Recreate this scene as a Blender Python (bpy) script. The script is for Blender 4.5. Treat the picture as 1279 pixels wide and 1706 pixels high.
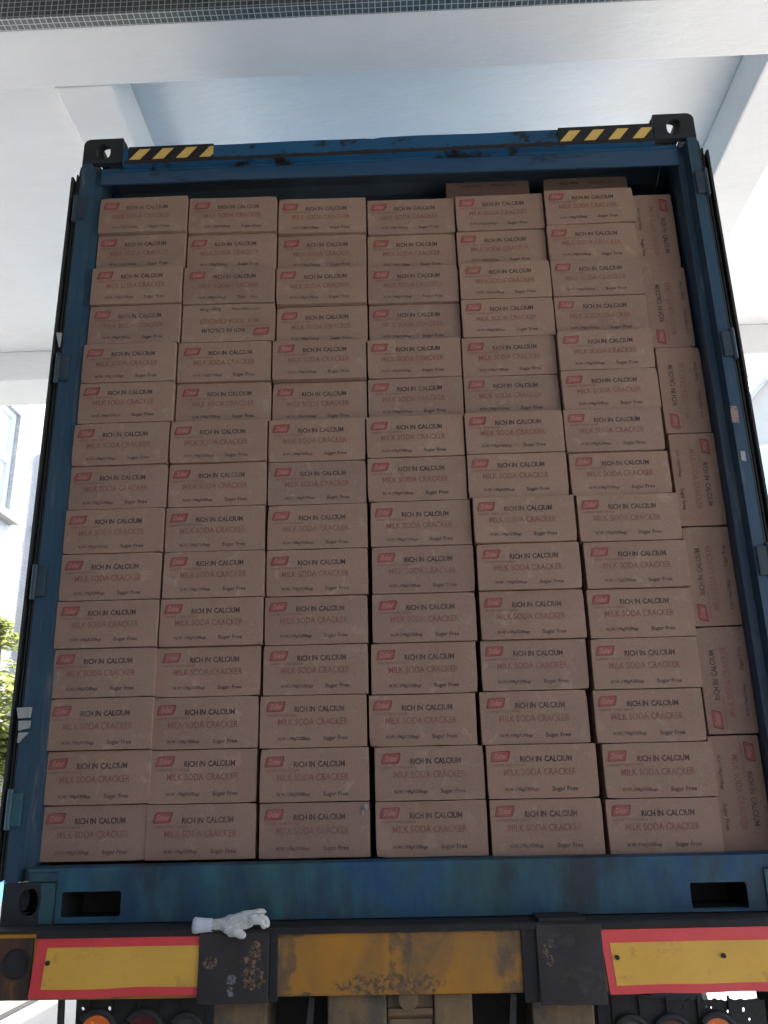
import bpy, bmesh, math, random
from mathutils import Vector, Matrix, noise
R = math.radians
random.seed(7)
for _o in list(bpy.data.objects):
    bpy.data.objects.remove(_o)
SC = bpy.context.scene
COL = SC.collection
GZ = 1.2          # height of the container's underside above the ground; all measures below are from that underside

# ------------------------------------------------------------------ camera, sky, sun, exposure
cam = bpy.data.objects.new('camera', bpy.data.cameras.new('camera'))
COL.objects.link(cam)
cam.data.sensor_fit = 'VERTICAL'
cam.data.sensor_height = 24.0
cam.data.lens = 1447.48 / 1706 * 24.0
cam.data.clip_start = 0.05
cam.data.clip_end = 9000
CAM_YAW, CAM_PITCH, CAM_ROLL = 0.030128, 0.323472, -0.022245
cam.matrix_world = (Matrix.Translation((0.0438, -2.8116, 0.3237 + GZ)) @ Matrix.Rotation(CAM_YAW, 4, 'Z')
                    @ Matrix.Rotation(math.pi / 2 + CAM_PITCH, 4, 'X') @ Matrix.Rotation(CAM_ROLL, 4, 'Z'))
SC.camera = cam

SUN_EL, SUN_AZ = R(50), R(32)     # azimuth from +Y (far side of the container) towards +X
world = bpy.data.worlds.new('World')
SC.world = world
world.use_nodes = True
wn = world.node_tree.nodes
sky = wn.new('ShaderNodeTexSky')
sky.sky_type = 'NISHITA'
sky.sun_disc = False
sky.sun_elevation = SUN_EL
sky.sun_rotation = SUN_AZ
sky.air_density = 1.2
sky.dust_density = 3.0
world.node_tree.links.new(sky.outputs[0], wn['Background'].inputs[0])
wn['Background'].inputs[1].default_value = 0.12

sun = bpy.data.objects.new('sun', bpy.data.lights.new('sun', 'SUN'))
COL.objects.link(sun)
sun.data.energy = 3.4
sun.data.angle = R(0.5)
sun.data.color = (1.0, 0.95, 0.88)
sdir = Vector((math.sin(SUN_AZ) * math.cos(SUN_EL), math.cos(SUN_AZ) * math.cos(SUN_EL), math.sin(SUN_EL)))
sun.location = sdir * 60
sun.rotation_euler = sdir.to_track_quat('Z', 'Y').to_euler()

SC.view_settings.view_transform = 'Standard'
SC.view_settings.look = 'None'
SC.view_settings.gamma = 1.0
SC.view_settings.exposure = 2.5
SC.render.engine = 'CYCLES'
SC.cycles.use_denoising = True
SC.cycles.max_bounces = 10
SC.cycles.diffuse_bounces = 8
SC.cycles.sample_clamp_indirect = 6

# ------------------------------------------------------------------ materials
def new_mat(name):
    m = bpy.data.materials.new(name)
    m.use_nodes = True
    nt = m.node_tree
    return m, nt, nt.nodes, nt.links, nt.nodes['Principled BSDF']

def coords(N, L, scale=(1, 1, 1), kind='Object'):
    tc = N.new('ShaderNodeTexCoord')
    mp = N.new('ShaderNodeMapping')
    mp.inputs['Scale'].default_value = scale
    L.new(tc.outputs[kind], mp.inputs[0])
    return mp.outputs[0]

def nz(N, L, co, scale, detail=5, rough=0.6, dist=0.0):
    n = N.new('ShaderNodeTexNoise')
    n.inputs['Scale'].default_value = scale
    n.inputs['Detail'].default_value = detail
    n.inputs['Roughness'].default_value = rough
    n.inputs['Distortion'].default_value = dist
    L.new(co, n.inputs['Vector'])
    return n.outputs[0]

def ramp(N, L, fac, stops, interp='LINEAR'):
    r = N.new('ShaderNodeValToRGB')
    r.color_ramp.interpolation = interp
    e = r.color_ramp.elements
    while len(e) < len(stops):
        e.new(0.5)
    for i, (p, c) in enumerate(stops):
        e[i].position = p
        e[i].color = (c[0], c[1], c[2], 1) if not isinstance(c, (int, float)) else (c, c, c, 1)
    L.new(fac, r.inputs[0])
    return r.outputs[0]

def mix(N, L, fac, a, b, mode='MIX'):
    m = N.new('ShaderNodeMix')
    m.data_type = 'RGBA'
    m.blend_type = mode
    for sock, v in ((m.inputs[0], fac), (m.inputs[6], a), (m.inputs[7], b)):
        if hasattr(v, 'is_linked'):
            L.new(v, sock)
        elif isinstance(v, (int, float)):
            sock.default_value = v
        else:
            sock.default_value = (v[0], v[1], v[2], 1)
    return m.outputs[2]

def bump(N, L, h, strength, dist, bsdf):
    b = N.new('ShaderNodeBump')
    b.inputs['Strength'].default_value = strength
    b.inputs['Distance'].default_value = dist
    L.new(h, b.inputs['Height'])
    L.new(b.outputs[0], bsdf.inputs['Normal'])

def worn(name, a, b, wear, lo=0.56, hi=0.66, scale=3.0, wscale=7.0, rough=0.55, metal=0.0, bump_s=0.25, stretch=(1, 1, 1), dirt=None):
    """paint that varies between two tones, with patches of wear in a third and a film of dirt"""
    m, nt, N, L, P = new_mat(name)
    co = coords(N, L, stretch)
    base = mix(N, L, ramp(N, L, nz(N, L, co, scale, 6), [(0.35, 0), (0.65, 1)]), a, b)
    mask = ramp(N, L, nz(N, L, co, wscale, 8, 0.7, 0.4), [(lo, 0), (hi, 1)])
    c = mix(N, L, mask, base, wear)
    if dirt:
        dm = ramp(N, L, nz(N, L, co, scale * 0.7 + 0.9, 7, 0.65), [(0.42, 0), (0.7, 0.8)])
        c = mix(N, L, dm, c, dirt)
    L.new(c, P.inputs['Base Color'])
    P.inputs['Roughness'].default_value = rough
    P.inputs['Metallic'].default_value = metal
    P.inputs['Specular IOR Level'].default_value = 0.35
    bump(N, L, nz(N, L, co, 60, 4), bump_s, 0.003, P)
    return m

def flat(name, c, rough=0.6, var=0.12, scale=8, metal=0.0, bump_s=0.1):
    m, nt, N, L, P = new_mat(name)
    co = coords(N, L)
    f = nz(N, L, co, scale, 6)
    col = ramp(N, L, f, [(0.3, [x * (1 - var) for x in c]), (0.7, [min(1, x * (1 + var)) for x in c])])
    L.new(col, P.inputs['Base Color'])
    P.inputs['Roughness'].default_value = rough
    P.inputs['Metallic'].default_value = metal
    bump(N, L, nz(N, L, co, 90, 3), bump_s, 0.002, P)
    return m

MAT = {}
MAT['blue'] = worn('container_blue_paint', (0.014, 0.040, 0.080), (0.018, 0.055, 0.10), (0.04, 0.036, 0.032), 0.62, 0.72, 2.5, 5, 0.5, dirt=(0.018, 0.022, 0.027))
MAT['sill'] = worn('sill_blue_paint', (0.009, 0.056, 0.140), (0.034, 0.115, 0.125), (0.022, 0.034, 0.042), 0.52, 0.66, 6.5, 3.2, 0.55, stretch=(1, 1, 0.45), dirt=(0.016, 0.022, 0.027))
MAT['header'] = worn('header_blue_paint', (0.014, 0.088, 0.185), (0.018, 0.070, 0.145), (0.014, 0.013, 0.013), 0.54, 0.60, 3.0, 6.5, 0.45, stretch=(1, 1, 1.6))
MAT['lintel'] = worn('lintel_gloss_paint', (0.020, 0.060, 0.125), (0.05, 0.08, 0.12), (0.02, 0.02, 0.022), 0.6, 0.72, 2.0, 6, 0.25, stretch=(0.5, 1, 2), bump_s=0.12)
MAT['rustband'] = worn('dark_rust_film', (0.016, 0.014, 0.015), (0.024, 0.017, 0.015), (0.010, 0.026, 0.045), 0.56, 0.66, 9, 14, 0.7)
MAT['rustscab'] = worn('rust_scab', (0.05, 0.035, 0.025), (0.10, 0.062, 0.038), (0.16, 0.09, 0.035), 0.5, 0.62, 30, 50, 0.8)
MAT['post'] = worn('post_blue_paint', (0.026, 0.056, 0.080), (0.016, 0.056, 0.112), (0.095, 0.110, 0.12), 0.56, 0.66, 2.2, 11, 0.45, stretch=(2, 2, 0.25), dirt=(0.013, 0.018, 0.025))
MAT['roof'] = worn('ceiling_tint_roof_blue', (0.05, 0.36, 0.62), (0.04, 0.32, 0.57), (0.2, 0.14, 0.1), 0.66, 0.75, 2, 5, 0.6)  # unseen roof top, strong blue put in to tint the light bounced onto the ceiling
MAT['casting'] = worn('casting_dark_steel', (0.013, 0.016, 0.020), (0.022, 0.026, 0.030), (0.055, 0.038, 0.028), 0.58, 0.72, 6, 12, 0.6)
MAT['teal'] = worn('teal_paint', (0.025, 0.085, 0.10), (0.028, 0.07, 0.09), (0.018, 0.022, 0.028), 0.55, 0.68, 8, 10, 0.5)
MAT['rubber'] = flat('black_rubber', (0.016, 0.018, 0.018), 0.7, 0.35, 12)
MAT['inside'] = flat('container_interior_paint', (0.09, 0.125, 0.16), 0.6, 0.2, 4)
MAT['plywood'] = flat('container_floor_plywood', (0.10, 0.07, 0.05), 0.8, 0.25, 9)
MAT['hinge'] = worn('hinge_paint', (0.026, 0.042, 0.054), (0.02, 0.036, 0.05), (0.05, 0.05, 0.05), 0.55, 0.7, 7, 22, 0.5)
MAT['ochre'] = worn('ochre_paint', (0.44, 0.170, 0.014), (0.34, 0.140, 0.02), (0.045, 0.036, 0.03), 0.50, 0.60, 5, 4.5, 0.6, stretch=(1, 1, 0.6), dirt=(0.16, 0.09, 0.035))
MAT['ochre_dirty'] = worn('grimy_ochre_paint', (0.25, 0.15, 0.06), (0.14, 0.10, 0.06), (0.045, 0.045, 0.045), 0.5, 0.66, 6, 5.0, 0.65, stretch=(1.4, 1, 0.7), dirt=(0.06, 0.055, 0.05))
MAT['rust'] = worn('rusty_steel', (0.09, 0.04, 0.022), (0.06, 0.034, 0.024), (0.18, 0.085, 0.028), 0.56, 0.7, 9, 7.0, 0.75, stretch=(1.6, 1, 0.5), dirt=(0.034, 0.028, 0.024))
MAT['plate'] = worn('dark_plate_chipped', (0.026, 0.022, 0.025), (0.032, 0.030, 0.030), (0.22, 0.14, 0.075), 0.66, 0.69, 7, 11.0, 0.65)
MAT['flake_tan'] = worn('bared_ochre', (0.20, 0.12, 0.055), (0.26, 0.17, 0.09), (0.10, 0.045, 0.03), 0.52, 0.64, 40, 60, 0.7)
MAT['flake_pale'] = flat('pale_scrape', (0.24, 0.24, 0.25), 0.7, 0.2, 40)
MAT['brace'] = worn('worn_brace', (0.05, 0.052, 0.055), (0.09, 0.092, 0.095), (0.16, 0.16, 0.16), 0.58, 0.7, 7, 14, 0.6)
MAT['chassis'] = worn('chassis_black', (0.016, 0.017, 0.019), (0.025, 0.025, 0.026), (0.06, 0.05, 0.04), 0.6, 0.75, 5, 8, 0.7)
MAT['grime'] = worn('grimy_steel', (0.012, 0.012, 0.014), (0.022, 0.020, 0.020), (0.05, 0.032, 0.026), 0.56, 0.72, 8, 14, 0.75)
MAT['refl_red'] = flat('reflector_red', (0.66, 0.055, 0.06), 0.4, 0.12, 7)
MAT['refl_yel'] = worn('reflector_yellow', (0.66, 0.36, 0.055), (0.72, 0.41, 0.07), (0.42, 0.23, 0.06), 0.56, 0.70, 4, 9, 0.4, bump_s=0.15, stretch=(1, 1, 1.5), dirt=(0.54, 0.31, 0.07))
MAT['haz_black'] = flat('hazard_black', (0.012, 0.013, 0.014), 0.5, 0.2)
MAT['haz_yel'] = worn('hazard_yellow', (0.62, 0.42, 0.12), (0.56, 0.38, 0.12), (0.16, 0.13, 0.09), 0.62, 0.7, 20, 30, 0.45)
MAT['cotton'] = worn('worn_white_cotton', (0.47, 0.47, 0.455), (0.53, 0.53, 0.51), (0.24, 0.24, 0.24), 0.56, 0.74, 14, 26, 0.95, bump_s=0.6)
MAT['cuff'] = flat('cuff_cotton', (0.52, 0.54, 0.60), 0.95, 0.12, 25, bump_s=0.4)
MAT['white_plastic'] = flat('white_plastic', (0.27, 0.27, 0.265), 0.6, 0.1, 20)
MAT['tag'] = worn('sticker_remnant', (0.24, 0.17, 0.15), (0.22, 0.16, 0.14), (0.05, 0.035, 0.03), 0.55, 0.6, 40, 60, 0.7)
MAT['lens_red'] = flat('red_lamp_lens', (0.09, 0.012, 0.012), 0.2, 0.2, 30)
MAT['lens_dark'] = flat('dark_lamp_lens', (0.04, 0.035, 0.035), 0.25, 0.2, 30)
MAT['steel'] = flat('bare_steel', (0.35, 0.35, 0.36), 0.35, 0.2, 30, 0.8)
MAT['concrete'] = worn('pale_concrete', (0.44, 0.43, 0.41), (0.36, 0.355, 0.34), (0.24, 0.235, 0.22), 0.6, 0.8, 0.6, 1.7, 0.85)
MAT['pavement'] = flat('pale_paving', (0.56, 0.56, 0.54), 0.85, 0.06, 3)
MAT['dark_floor'] = flat('oiled_concrete', (0.16, 0.155, 0.15), 0.8, 0.25, 2)
MAT['light_blocker'] = flat('light_blocker_grey', (0.12, 0.12, 0.125), 0.9, 0.1, 2)  # dark grey for the unseen surfaces that hold light off the cartons
MAT['tyre'] = flat('tyre_rubber', (0.022, 0.022, 0.023), 0.85, 0.25, 14)
MAT['rim'] = flat('wheel_rim', (0.18, 0.17, 0.16), 0.6, 0.2, 9)
MAT['bark'] = flat('bark', (0.10, 0.075, 0.05), 0.9, 0.3, 12)
def leaf_mat():
    m, nt, N, L, P = new_mat('leaf_green')
    co = coords(N, L)
    c = ramp(N, L, nz(N, L, co, 5, 5), [(0.35, (0.15, 0.19, 0.05)), (0.65, (0.32, 0.35, 0.12))])
    L.new(c, P.inputs['Base Color'])
    P.inputs['Roughness'].default_value = 0.6
    t = N.new('ShaderNodeBsdfTranslucent')
    L.new(c, t.inputs['Color'])
    mx = N.new('ShaderNodeMixShader')
    mx.inputs[0].default_value = 0.55
    L.new(P.outputs[0], mx.inputs[1])
    L.new(t.outputs[0], mx.inputs[2])
    L.new(mx.outputs[0], N['Material Output'].inputs['Surface'])
    return m
MAT['leaf'] = leaf_mat()
MAT['frame_white'] = flat('window_frame_white', (0.78, 0.80, 0.80), 0.4, 0.05)
MAT['render_white'] = flat('white_render', (0.42, 0.415, 0.40), 0.85, 0.05, 3)
MAT['bin_blue'] = flat('sky_blue_plastic', (0.10, 0.36, 0.68), 0.4, 0.1)
MAT['bin_green'] = flat('green_plastic', (0.10, 0.36, 0.12), 0.45, 0.1)

def glass_mat():
    m, nt, N, L, P = new_mat('window_glass')
    P.inputs['Base Color'].default_value = (0.48, 0.53, 0.55, 1)
    P.inputs['Roughness'].default_value = 0.06
    P.inputs['Specular IOR Level'].default_value = 0.9
    return m
def patchy(name, base_fn, layers, rough=0.65, bump_s=0.25):
    """a painted surface with worn or soiled places: layers of (centres (x, z, rx, rz), noise scale, raggedness, tone a, tone b, amount)"""
    m, nt, N, L, P = new_mat(name)
    co = coords(N, L)
    c = base_fn(N, L, co)
    for centres, sc, rag_, ta, tb, amt, cov in layers:
        acc = None
        for x, z, rx, rz in centres:
            v = N.new('ShaderNodeVectorMath')
            v.operation = 'SUBTRACT'
            L.new(co, v.inputs[0])
            v.inputs[1].default_value = (x, 0, z)
            w = N.new('ShaderNodeVectorMath')
            w.operation = 'MULTIPLY'
            L.new(v.outputs[0], w.inputs[0])
            w.inputs[1].default_value = (1 / rx, 0, 1 / rz)
            l = N.new('ShaderNodeVectorMath')
            l.operation = 'LENGTH'
            L.new(w.outputs[0], l.inputs[0])
            q = N.new('ShaderNodeMath')
            q.operation = 'SUBTRACT'
            q.inputs[0].default_value = 1.0
            L.new(l.outputs['Value'], q.inputs[1])
            if acc is None:
                acc = q.outputs[0]
            else:
                mxx = N.new('ShaderNodeMath')
                mxx.operation = 'MAXIMUM'
                L.new(acc, mxx.inputs[0])
                L.new(q.outputs[0], mxx.inputs[1])
                acc = mxx.outputs[0]
        cap = N.new('ShaderNodeMath')
        cap.operation = 'MINIMUM'
        L.new(acc, cap.inputs[0])
        cap.inputs[1].default_value = 0.4
        acc = cap.outputs[0]
        n1 = nz(N, L, co, sc, 8, 0.66, 0.3)
        ma = N.new('ShaderNodeMath')
        ma.operation = 'MULTIPLY_ADD'
        L.new(n1, ma.inputs[0])
        ma.inputs[1].default_value = rag_
        L.new(acc, ma.inputs[2])
        nrm = N.new('ShaderNodeMapRange')
        nrm.inputs[1].default_value = .4 + rag_ * (.5 - cov)
        nrm.inputs[2].default_value = .4 + rag_ * (.57 - cov * .6)
        L.new(ma.outputs[0], nrm.inputs[0])
        mask = ramp(N, L, nrm.outputs[0], [(0, 0), (1, amt)])
        tone = mix(N, L, ramp(N, L, nz(N, L, co, sc * 1.7, 5), [(.4, 0), (.6, 1)]), ta, tb)
        c = mix(N, L, mask, c, tone)
    L.new(c, P.inputs['Base Color'])
    P.inputs['Roughness'].default_value = rough
    P.inputs['Specular IOR Level'].default_value = 0.3
    bump(N, L, nz(N, L, co, 60, 4), bump_s, 0.003, P)
    return m
def dark_base(N, L, co):
    return mix(N, L, ramp(N, L, nz(N, L, co, 9, 7), [(.35, 0), (.65, 1)]), (0.024, 0.020, 0.022), (0.040, 0.035, 0.034))
TAN_A, TAN_B = (0.26, 0.15, 0.07), (0.13, 0.075, 0.04)
MAT['plate_left'] = patchy('chipped_dark_plate', dark_base, [
    ([(.0615, .128, .030, .040), (.050, .108, .040, .018), (.056, .065, .045, .044), (-.065, .102, .030, .026)], 95, 1.5, TAN_A, TAN_B, 0.95, .03),
    ([(-.0045, .059, .022, .018), (-.0055, .030, .014, .020)], 80, 1.0, (0.22, 0.22, 0.23), (0.15, 0.15, 0.16), 0.9, .08)])
MAT['plate_right'] = patchy('scraped_dark_plate', dark_base, [
    ([(-.067, .131, .012, .034), (-.058, .111, .014, .024), (-.052, .154, .012, .018)], 95, 1.4, TAN_A, TAN_B, 0.9, .02),
    ([(.03, .06, .09, .05), (-.02, .16, .06, .03)], 24, 1.2, (0.06, 0.054, 0.048), (0.040, 0.036, 0.034), 0.7, .05)])
def ochre_base(N, L, co):
    st = N.new('ShaderNodeMapping')
    st.inputs['Scale'].default_value = (1, 1, 0.45)
    L.new(co, st.inputs[0])
    b = mix(N, L, ramp(N, L, nz(N, L, st.outputs[0], 7, 6), [(.35, 0), (.68, 1)]), (0.41, 0.178, 0.020), (0.28, 0.142, 0.036))
    d = ramp(N, L, nz(N, L, st.outputs[0], 6, 8, .68, .6), [(.46, 0), (.64, .8)])
    b = mix(N, L, d, b, (0.15, 0.095, 0.05))
    e = ramp(N, L, nz(N, L, co, 40, 6, .7), [(.62, 0), (.72, .7)])
    return mix(N, L, e, b, (0.07, 0.05, 0.035))
MAT['ochre_beam'] = patchy('worn_ochre_beam', ochre_base, [
    ([(-.05, -.052, .22, .040), (.02, -.050, .10, .034)], 75, 1.7, (0.06, 0.046, 0.04), (0.13, 0.08, 0.045), 0.9, .03),
    ([(-.385, .0, .10, .35), (.33, .0, .11, .40), (-.02, .03, .045, .16)], 20, 1.1, (0.07, 0.056, 0.045), (0.13, 0.09, 0.05), 0.7, .10),
    ([(-.34, .09, .12, .03), (0, .095, .30, .026), (.25, .095, .2, .026), (-.30, -.075, .06, .015)], 26, 1.3, (0.05, 0.042, 0.036), (0.09, 0.065, 0.045), 0.8, .06)], 0.6)
MAT['glass'] = glass_mat()

def amber_mat():
    m, nt, N, L, P = new_mat('lit_amber_leds')
    co = coords(N, L, (1, 1, 1))
    v = N.new('ShaderNodeTexVoronoi')
    v.inputs['Scale'].default_value = 75
    v.inputs['Randomness'].default_value = 0.25
    L.new(co, v.inputs['Vector'])
    c = ramp(N, L, v.outputs['Distance'], [(0.15, (1.0, 0.50, 0.14)), (0.42, (0.8, 0.13, 0.01))])
    s = N.new('ShaderNodeMapRange')
    L.new(v.outputs['Distance'], s.inputs[0])
    s.inputs[1].default_value = 0.1
    s.inputs[2].default_value = 0.45
    s.inputs[3].default_value = 0.7
    s.inputs[4].default_value = 0.025
    L.new(c, P.inputs['Emission Color'])
    L.new(s.outputs[0], P.inputs['Emission Strength'])
    P.inputs['Base Color'].default_value = (0.4, 0.1, 0.02, 1)
    P.inputs['Roughness'].default_value = 0.3
    return m
MAT['amber'] = amber_mat()

def cardboard_mat():
    m, nt, N, L, P = new_mat('corrugated_cardboard')
    co = coords(N, L)
    oi = N.new('ShaderNodeObjectInfo')
    add = N.new('ShaderNodeVectorMath')
    add.operation = 'MULTIPLY_ADD'
    cmb = N.new('ShaderNodeCombineXYZ')
    L.new(oi.outputs['Random'], cmb.inputs[0])
    L.new(oi.outputs['Random'], cmb.inputs[2])
    L.new(cmb.outputs[0], add.inputs[0])
    add.inputs[1].default_value = (37, 37, 37)
    L.new(co, add.inputs[2])
    pos = add.outputs[0]
    base = ramp(N, L, nz(N, L, pos, 3.2, 4), [(0.3, (0.244, 0.157, 0.119)), (0.7, (0.279, 0.183, 0.140))])
    tone = ramp(N, L, oi.outputs['Random'], [(0.0, (0.93, 0.93, 0.95)), (0.5, (1.0, 0.99, 0.98)), (1.0, (1.05, 1.03, 1.0))])
    base = mix(N, L, 1.0, base, tone, 'MULTIPLY')
    fibre = ramp(N, L, nz(N, L, pos, 320, 3, 0.7), [(0.35, 0.86), (0.65, 1.12)])
    base = mix(N, L, 1.0, base, fibre, 'MULTIPLY')
    scuff = ramp(N, L, nz(N, L, pos, 14, 7, 0.7, 0.5), [(0.56, 0), (0.74, 0.55)])
    base = mix(N, L, scuff, base, (0.40, 0.30, 0.23))
    L.new(base, P.inputs['Base Color'])
    P.inputs['Roughness'].default_value = 0.85
    P.inputs['Specular IOR Level'].default_value = 0.2
    w = N.new('ShaderNodeTexWave')
    w.bands_direction = 'X'
    w.inputs['Scale'].default_value = 40
    w.inputs['Distortion'].default_value = 1.0
    L.new(co, w.inputs['Vector'])
    bump(N, L, mix(N, L, 0.7, w.outputs[0], nz(N, L, pos, 45, 5)), 0.16, 0.002, P)
    return m
MAT['card'] = cardboard_mat()

def ink_mat(name, ink, paper, lo, hi):
    """ink that has rubbed off in patches, letting the board show"""
    m, nt, N, L, P = new_mat(name)
    co = coords(N, L)
    oi = N.new('ShaderNodeObjectInfo')
    vm = N.new('ShaderNodeVectorMath')
    cmb = N.new('ShaderNodeCombineXYZ')
    L.new(oi.outputs['Random'], cmb.inputs[0])
    L.new(oi.outputs['Random'], cmb.inputs[1])
    vm.operation = 'MULTIPLY_ADD'
    L.new(cmb.outputs[0], vm.inputs[0])
    vm.inputs[1].default_value = (53, 53, 53)
    L.new(co, vm.inputs[2])
    f = ramp(N, L, nz(N, L, vm.outputs[0], 16, 6, 0.7), [(0.32, lo), (0.68, hi)])
    L.new(mix(N, L, f, ink, paper), P.inputs['Base Color'])
    P.inputs['Roughness'].default_value = 0.8
    P.inputs['Specular IOR Level'].default_value = 0.2
    return m
PAPER = (0.260, 0.170, 0.130)
MAT['ink_red'] = ink_mat('red_print', (0.21, 0.045, 0.045), PAPER, 0.24, 0.78)
MAT['ink_logo'] = ink_mat('red_emblem_print', (0.27, 0.06, 0.062), PAPER, 0.10, 0.50)
MAT['ink_rim'] = ink_mat('dark_red_emblem_rim', (0.16, 0.025, 0.028), PAPER, 0.10, 0.45)
MAT['ink_pale'] = ink_mat('emblem_lettering', (0.40, 0.20, 0.16), PAPER, 0.1, 0.5)
MAT['ink_black'] = ink_mat('black_print', (0.035, 0.028, 0.028), PAPER, 0.06, 0.55)
MAT['ink_small'] = ink_mat('small_black_print', (0.045, 0.036, 0.035), PAPER, 0.12, 0.62)

def plaster_mat(name, c, var):
    m, nt, N, L, P = new_mat(name)
    co = coords(N, L, (1, 1, 1))
    col = ramp(N, L, nz(N, L, co, 1.1, 7, 0.6, 0.6), [(0.3, [x * (1 - var) for x in c]), (0.7, c)])
    st = ramp(N, L, nz(N, L, coords(N, L, (0.6, 2.5, 1)), 3.0, 6, 0.7, 1.0), [(0.48, 0), (0.75, 0.5)])
    col = mix(N, L, st, col, (0.62, 0.62, 0.60))
    L.new(col, P.inputs['Base Color'])
    P.inputs['Roughness'].default_value = 0.9
    bump(N, L, nz(N, L, coords(N, L, (1, 3, 3)), 7, 8, 0.68), 0.5, 0.014, P)
    return m
MAT['plaster'] = plaster_mat('white_plaster', (0.71, 0.715, 0.71), 0.06)
MAT['plaster_beam'] = plaster_mat('beam_plaster', (0.69, 0.69, 0.68), 0.11)  # slightly greyer and more mottled than the slab

def tile_mat(name, tile_a, tile_b, grout, size):
    """small square mosaic tiles; runs over faces of any axis"""
    m, nt, N, L, P = new_mat(name)
    tc = N.new('ShaderNodeTexCoord')
    sp = N.new('ShaderNodeSeparateXYZ')
    L.new(tc.outputs['Object'], sp.inputs[0])
    geo = N.new('ShaderNodeNewGeometry')
    nsp = N.new('ShaderNodeSeparateXYZ')
    L.new(geo.outputs['Normal'], nsp.inputs[0])
    def m_(op, a, b=None):
        q = N.new('ShaderNodeMath')
        q.operation = op
        for i, v in enumerate((a, b)):
            if v is None:
                continue
            if hasattr(v, 'is_linked'):
                L.new(v, q.inputs[i])
            else:
                q.inputs[i].default_value = v
        return q.outputs[0]
    facing_x = m_('GREATER_THAN', m_('ABSOLUTE', nsp.outputs[0]), 0.7)
    u = m_('ADD', m_('MULTIPLY', sp.outputs[0], m_('SUBTRACT', 1.0, facing_x)), m_('MULTIPLY', sp.outputs[1], facing_x))
    v = m_('ADD', sp.outputs[2], m_('MULTIPLY', sp.outputs[1], m_('SUBTRACT', 1.0, facing_x)))
    cb = N.new('ShaderNodeCombineXYZ')
    L.new(u, cb.inputs[0])
    L.new(v, cb.inputs[1])
    br = N.new('ShaderNodeTexBrick')
    br.offset = 0.0
    br.inputs['Scale'].default_value = 1.0
    br.inputs['Brick Width'].default_value = size
    br.inputs['Row Height'].default_value = size
    br.inputs['Mortar Size'].default_value = size * 0.075
    br.inputs['Mortar Smooth'].default_value = 0.15
    br.inputs['Color1'].default_value = (*tile_a, 1)
    br.inputs['Color2'].default_value = (*tile_b, 1)
    br.inputs['Mortar'].default_value = (*grout, 1)
    wob = nz(N, L, cb.outputs[0], 4, 3)
    off = N.new('ShaderNodeVectorMath')
    off.operation = 'MULTIPLY_ADD'
    L.new(wob, off.inputs[0])
    off.inputs[1].default_value = (0.008, 0.008, 0)
    L.new(cb.outputs[0], off.inputs[2])
    L.new(off.outputs[0], br.inputs['Vector'])
    L.new(br.outputs['Color'], P.inputs['Base Color'])
    P.inputs['Roughness'].default_value = 0.4
    b = N.new('ShaderNodeBump')
    b.invert = True
    b.inputs['Strength'].default_value = 0.4
    b.inputs['Distance'].default_value = 0.002
    L.new(br.outputs['Fac'], b.inputs['Height'])
    L.new(b.outputs[0], P.inputs['Normal'])
    return m
MAT['mosaic'] = tile_mat('grey_green_mosaic', (0.034, 0.045, 0.046), (0.064, 0.080, 0.082), (0.34, 0.37, 0.37), 0.0268)
MAT['mosaic_white'] = tile_mat('white_mosaic', (0.30, 0.30, 0.32), (0.36, 0.36, 0.37), (0.24, 0.24, 0.24), 0.05)

# ------------------------------------------------------------------ mesh helpers (coordinates: metres, z = 0 at the container's underside)
def bm_box(bm, x0, x1, y0, y1, z0, z1, bevel=0.0, seg=2, mi=0):
    r = bmesh.ops.create_cube(bm, size=1)
    vs = r['verts']
    for v in vs:
        v.co = Vector((x0 + (v.co.x + .5) * (x1 - x0), y0 + (v.co.y + .5) * (y1 - y0), z0 + (v.co.z + .5) * (z1 - z0)))
    faces = set(f for v in vs for f in v.link_faces)
    for f in faces:
        f.material_index = mi
    if bevel > 0:
        es = list(set(e for v in vs for e in v.link_edges))
        rr = bmesh.ops.bevel(bm, geom=es, offset=bevel, segments=seg, affect='EDGES', profile=0.6)
        for f in rr['faces']:
            f.material_index = mi

def bm_prism(bm, pts, axis, a0, a1, mi=0):
    """extrude a closed outline; axis 'x': pts are (y,z), 'y': (x,z), 'z': (x,y)"""
    def P(p, t):
        return {'x': (t, p[0], p[1]), 'y': (p[0], t, p[1]), 'z': (p[0], p[1], t)}[axis]
    A = [bm.verts.new(P(p, a0)) for p in pts]
    B = [bm.verts.new(P(p, a1)) for p in pts]
    fs = [bm.faces.new(A), bm.faces.new(B[::-1])]
    n = len(pts)
    for i in range(n):
        fs.append(bm.faces.new((A[i], B[i], B[(i + 1) % n], A[(i + 1) % n])))
    for f in fs:
        f.material_index = mi
    return fs

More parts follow.
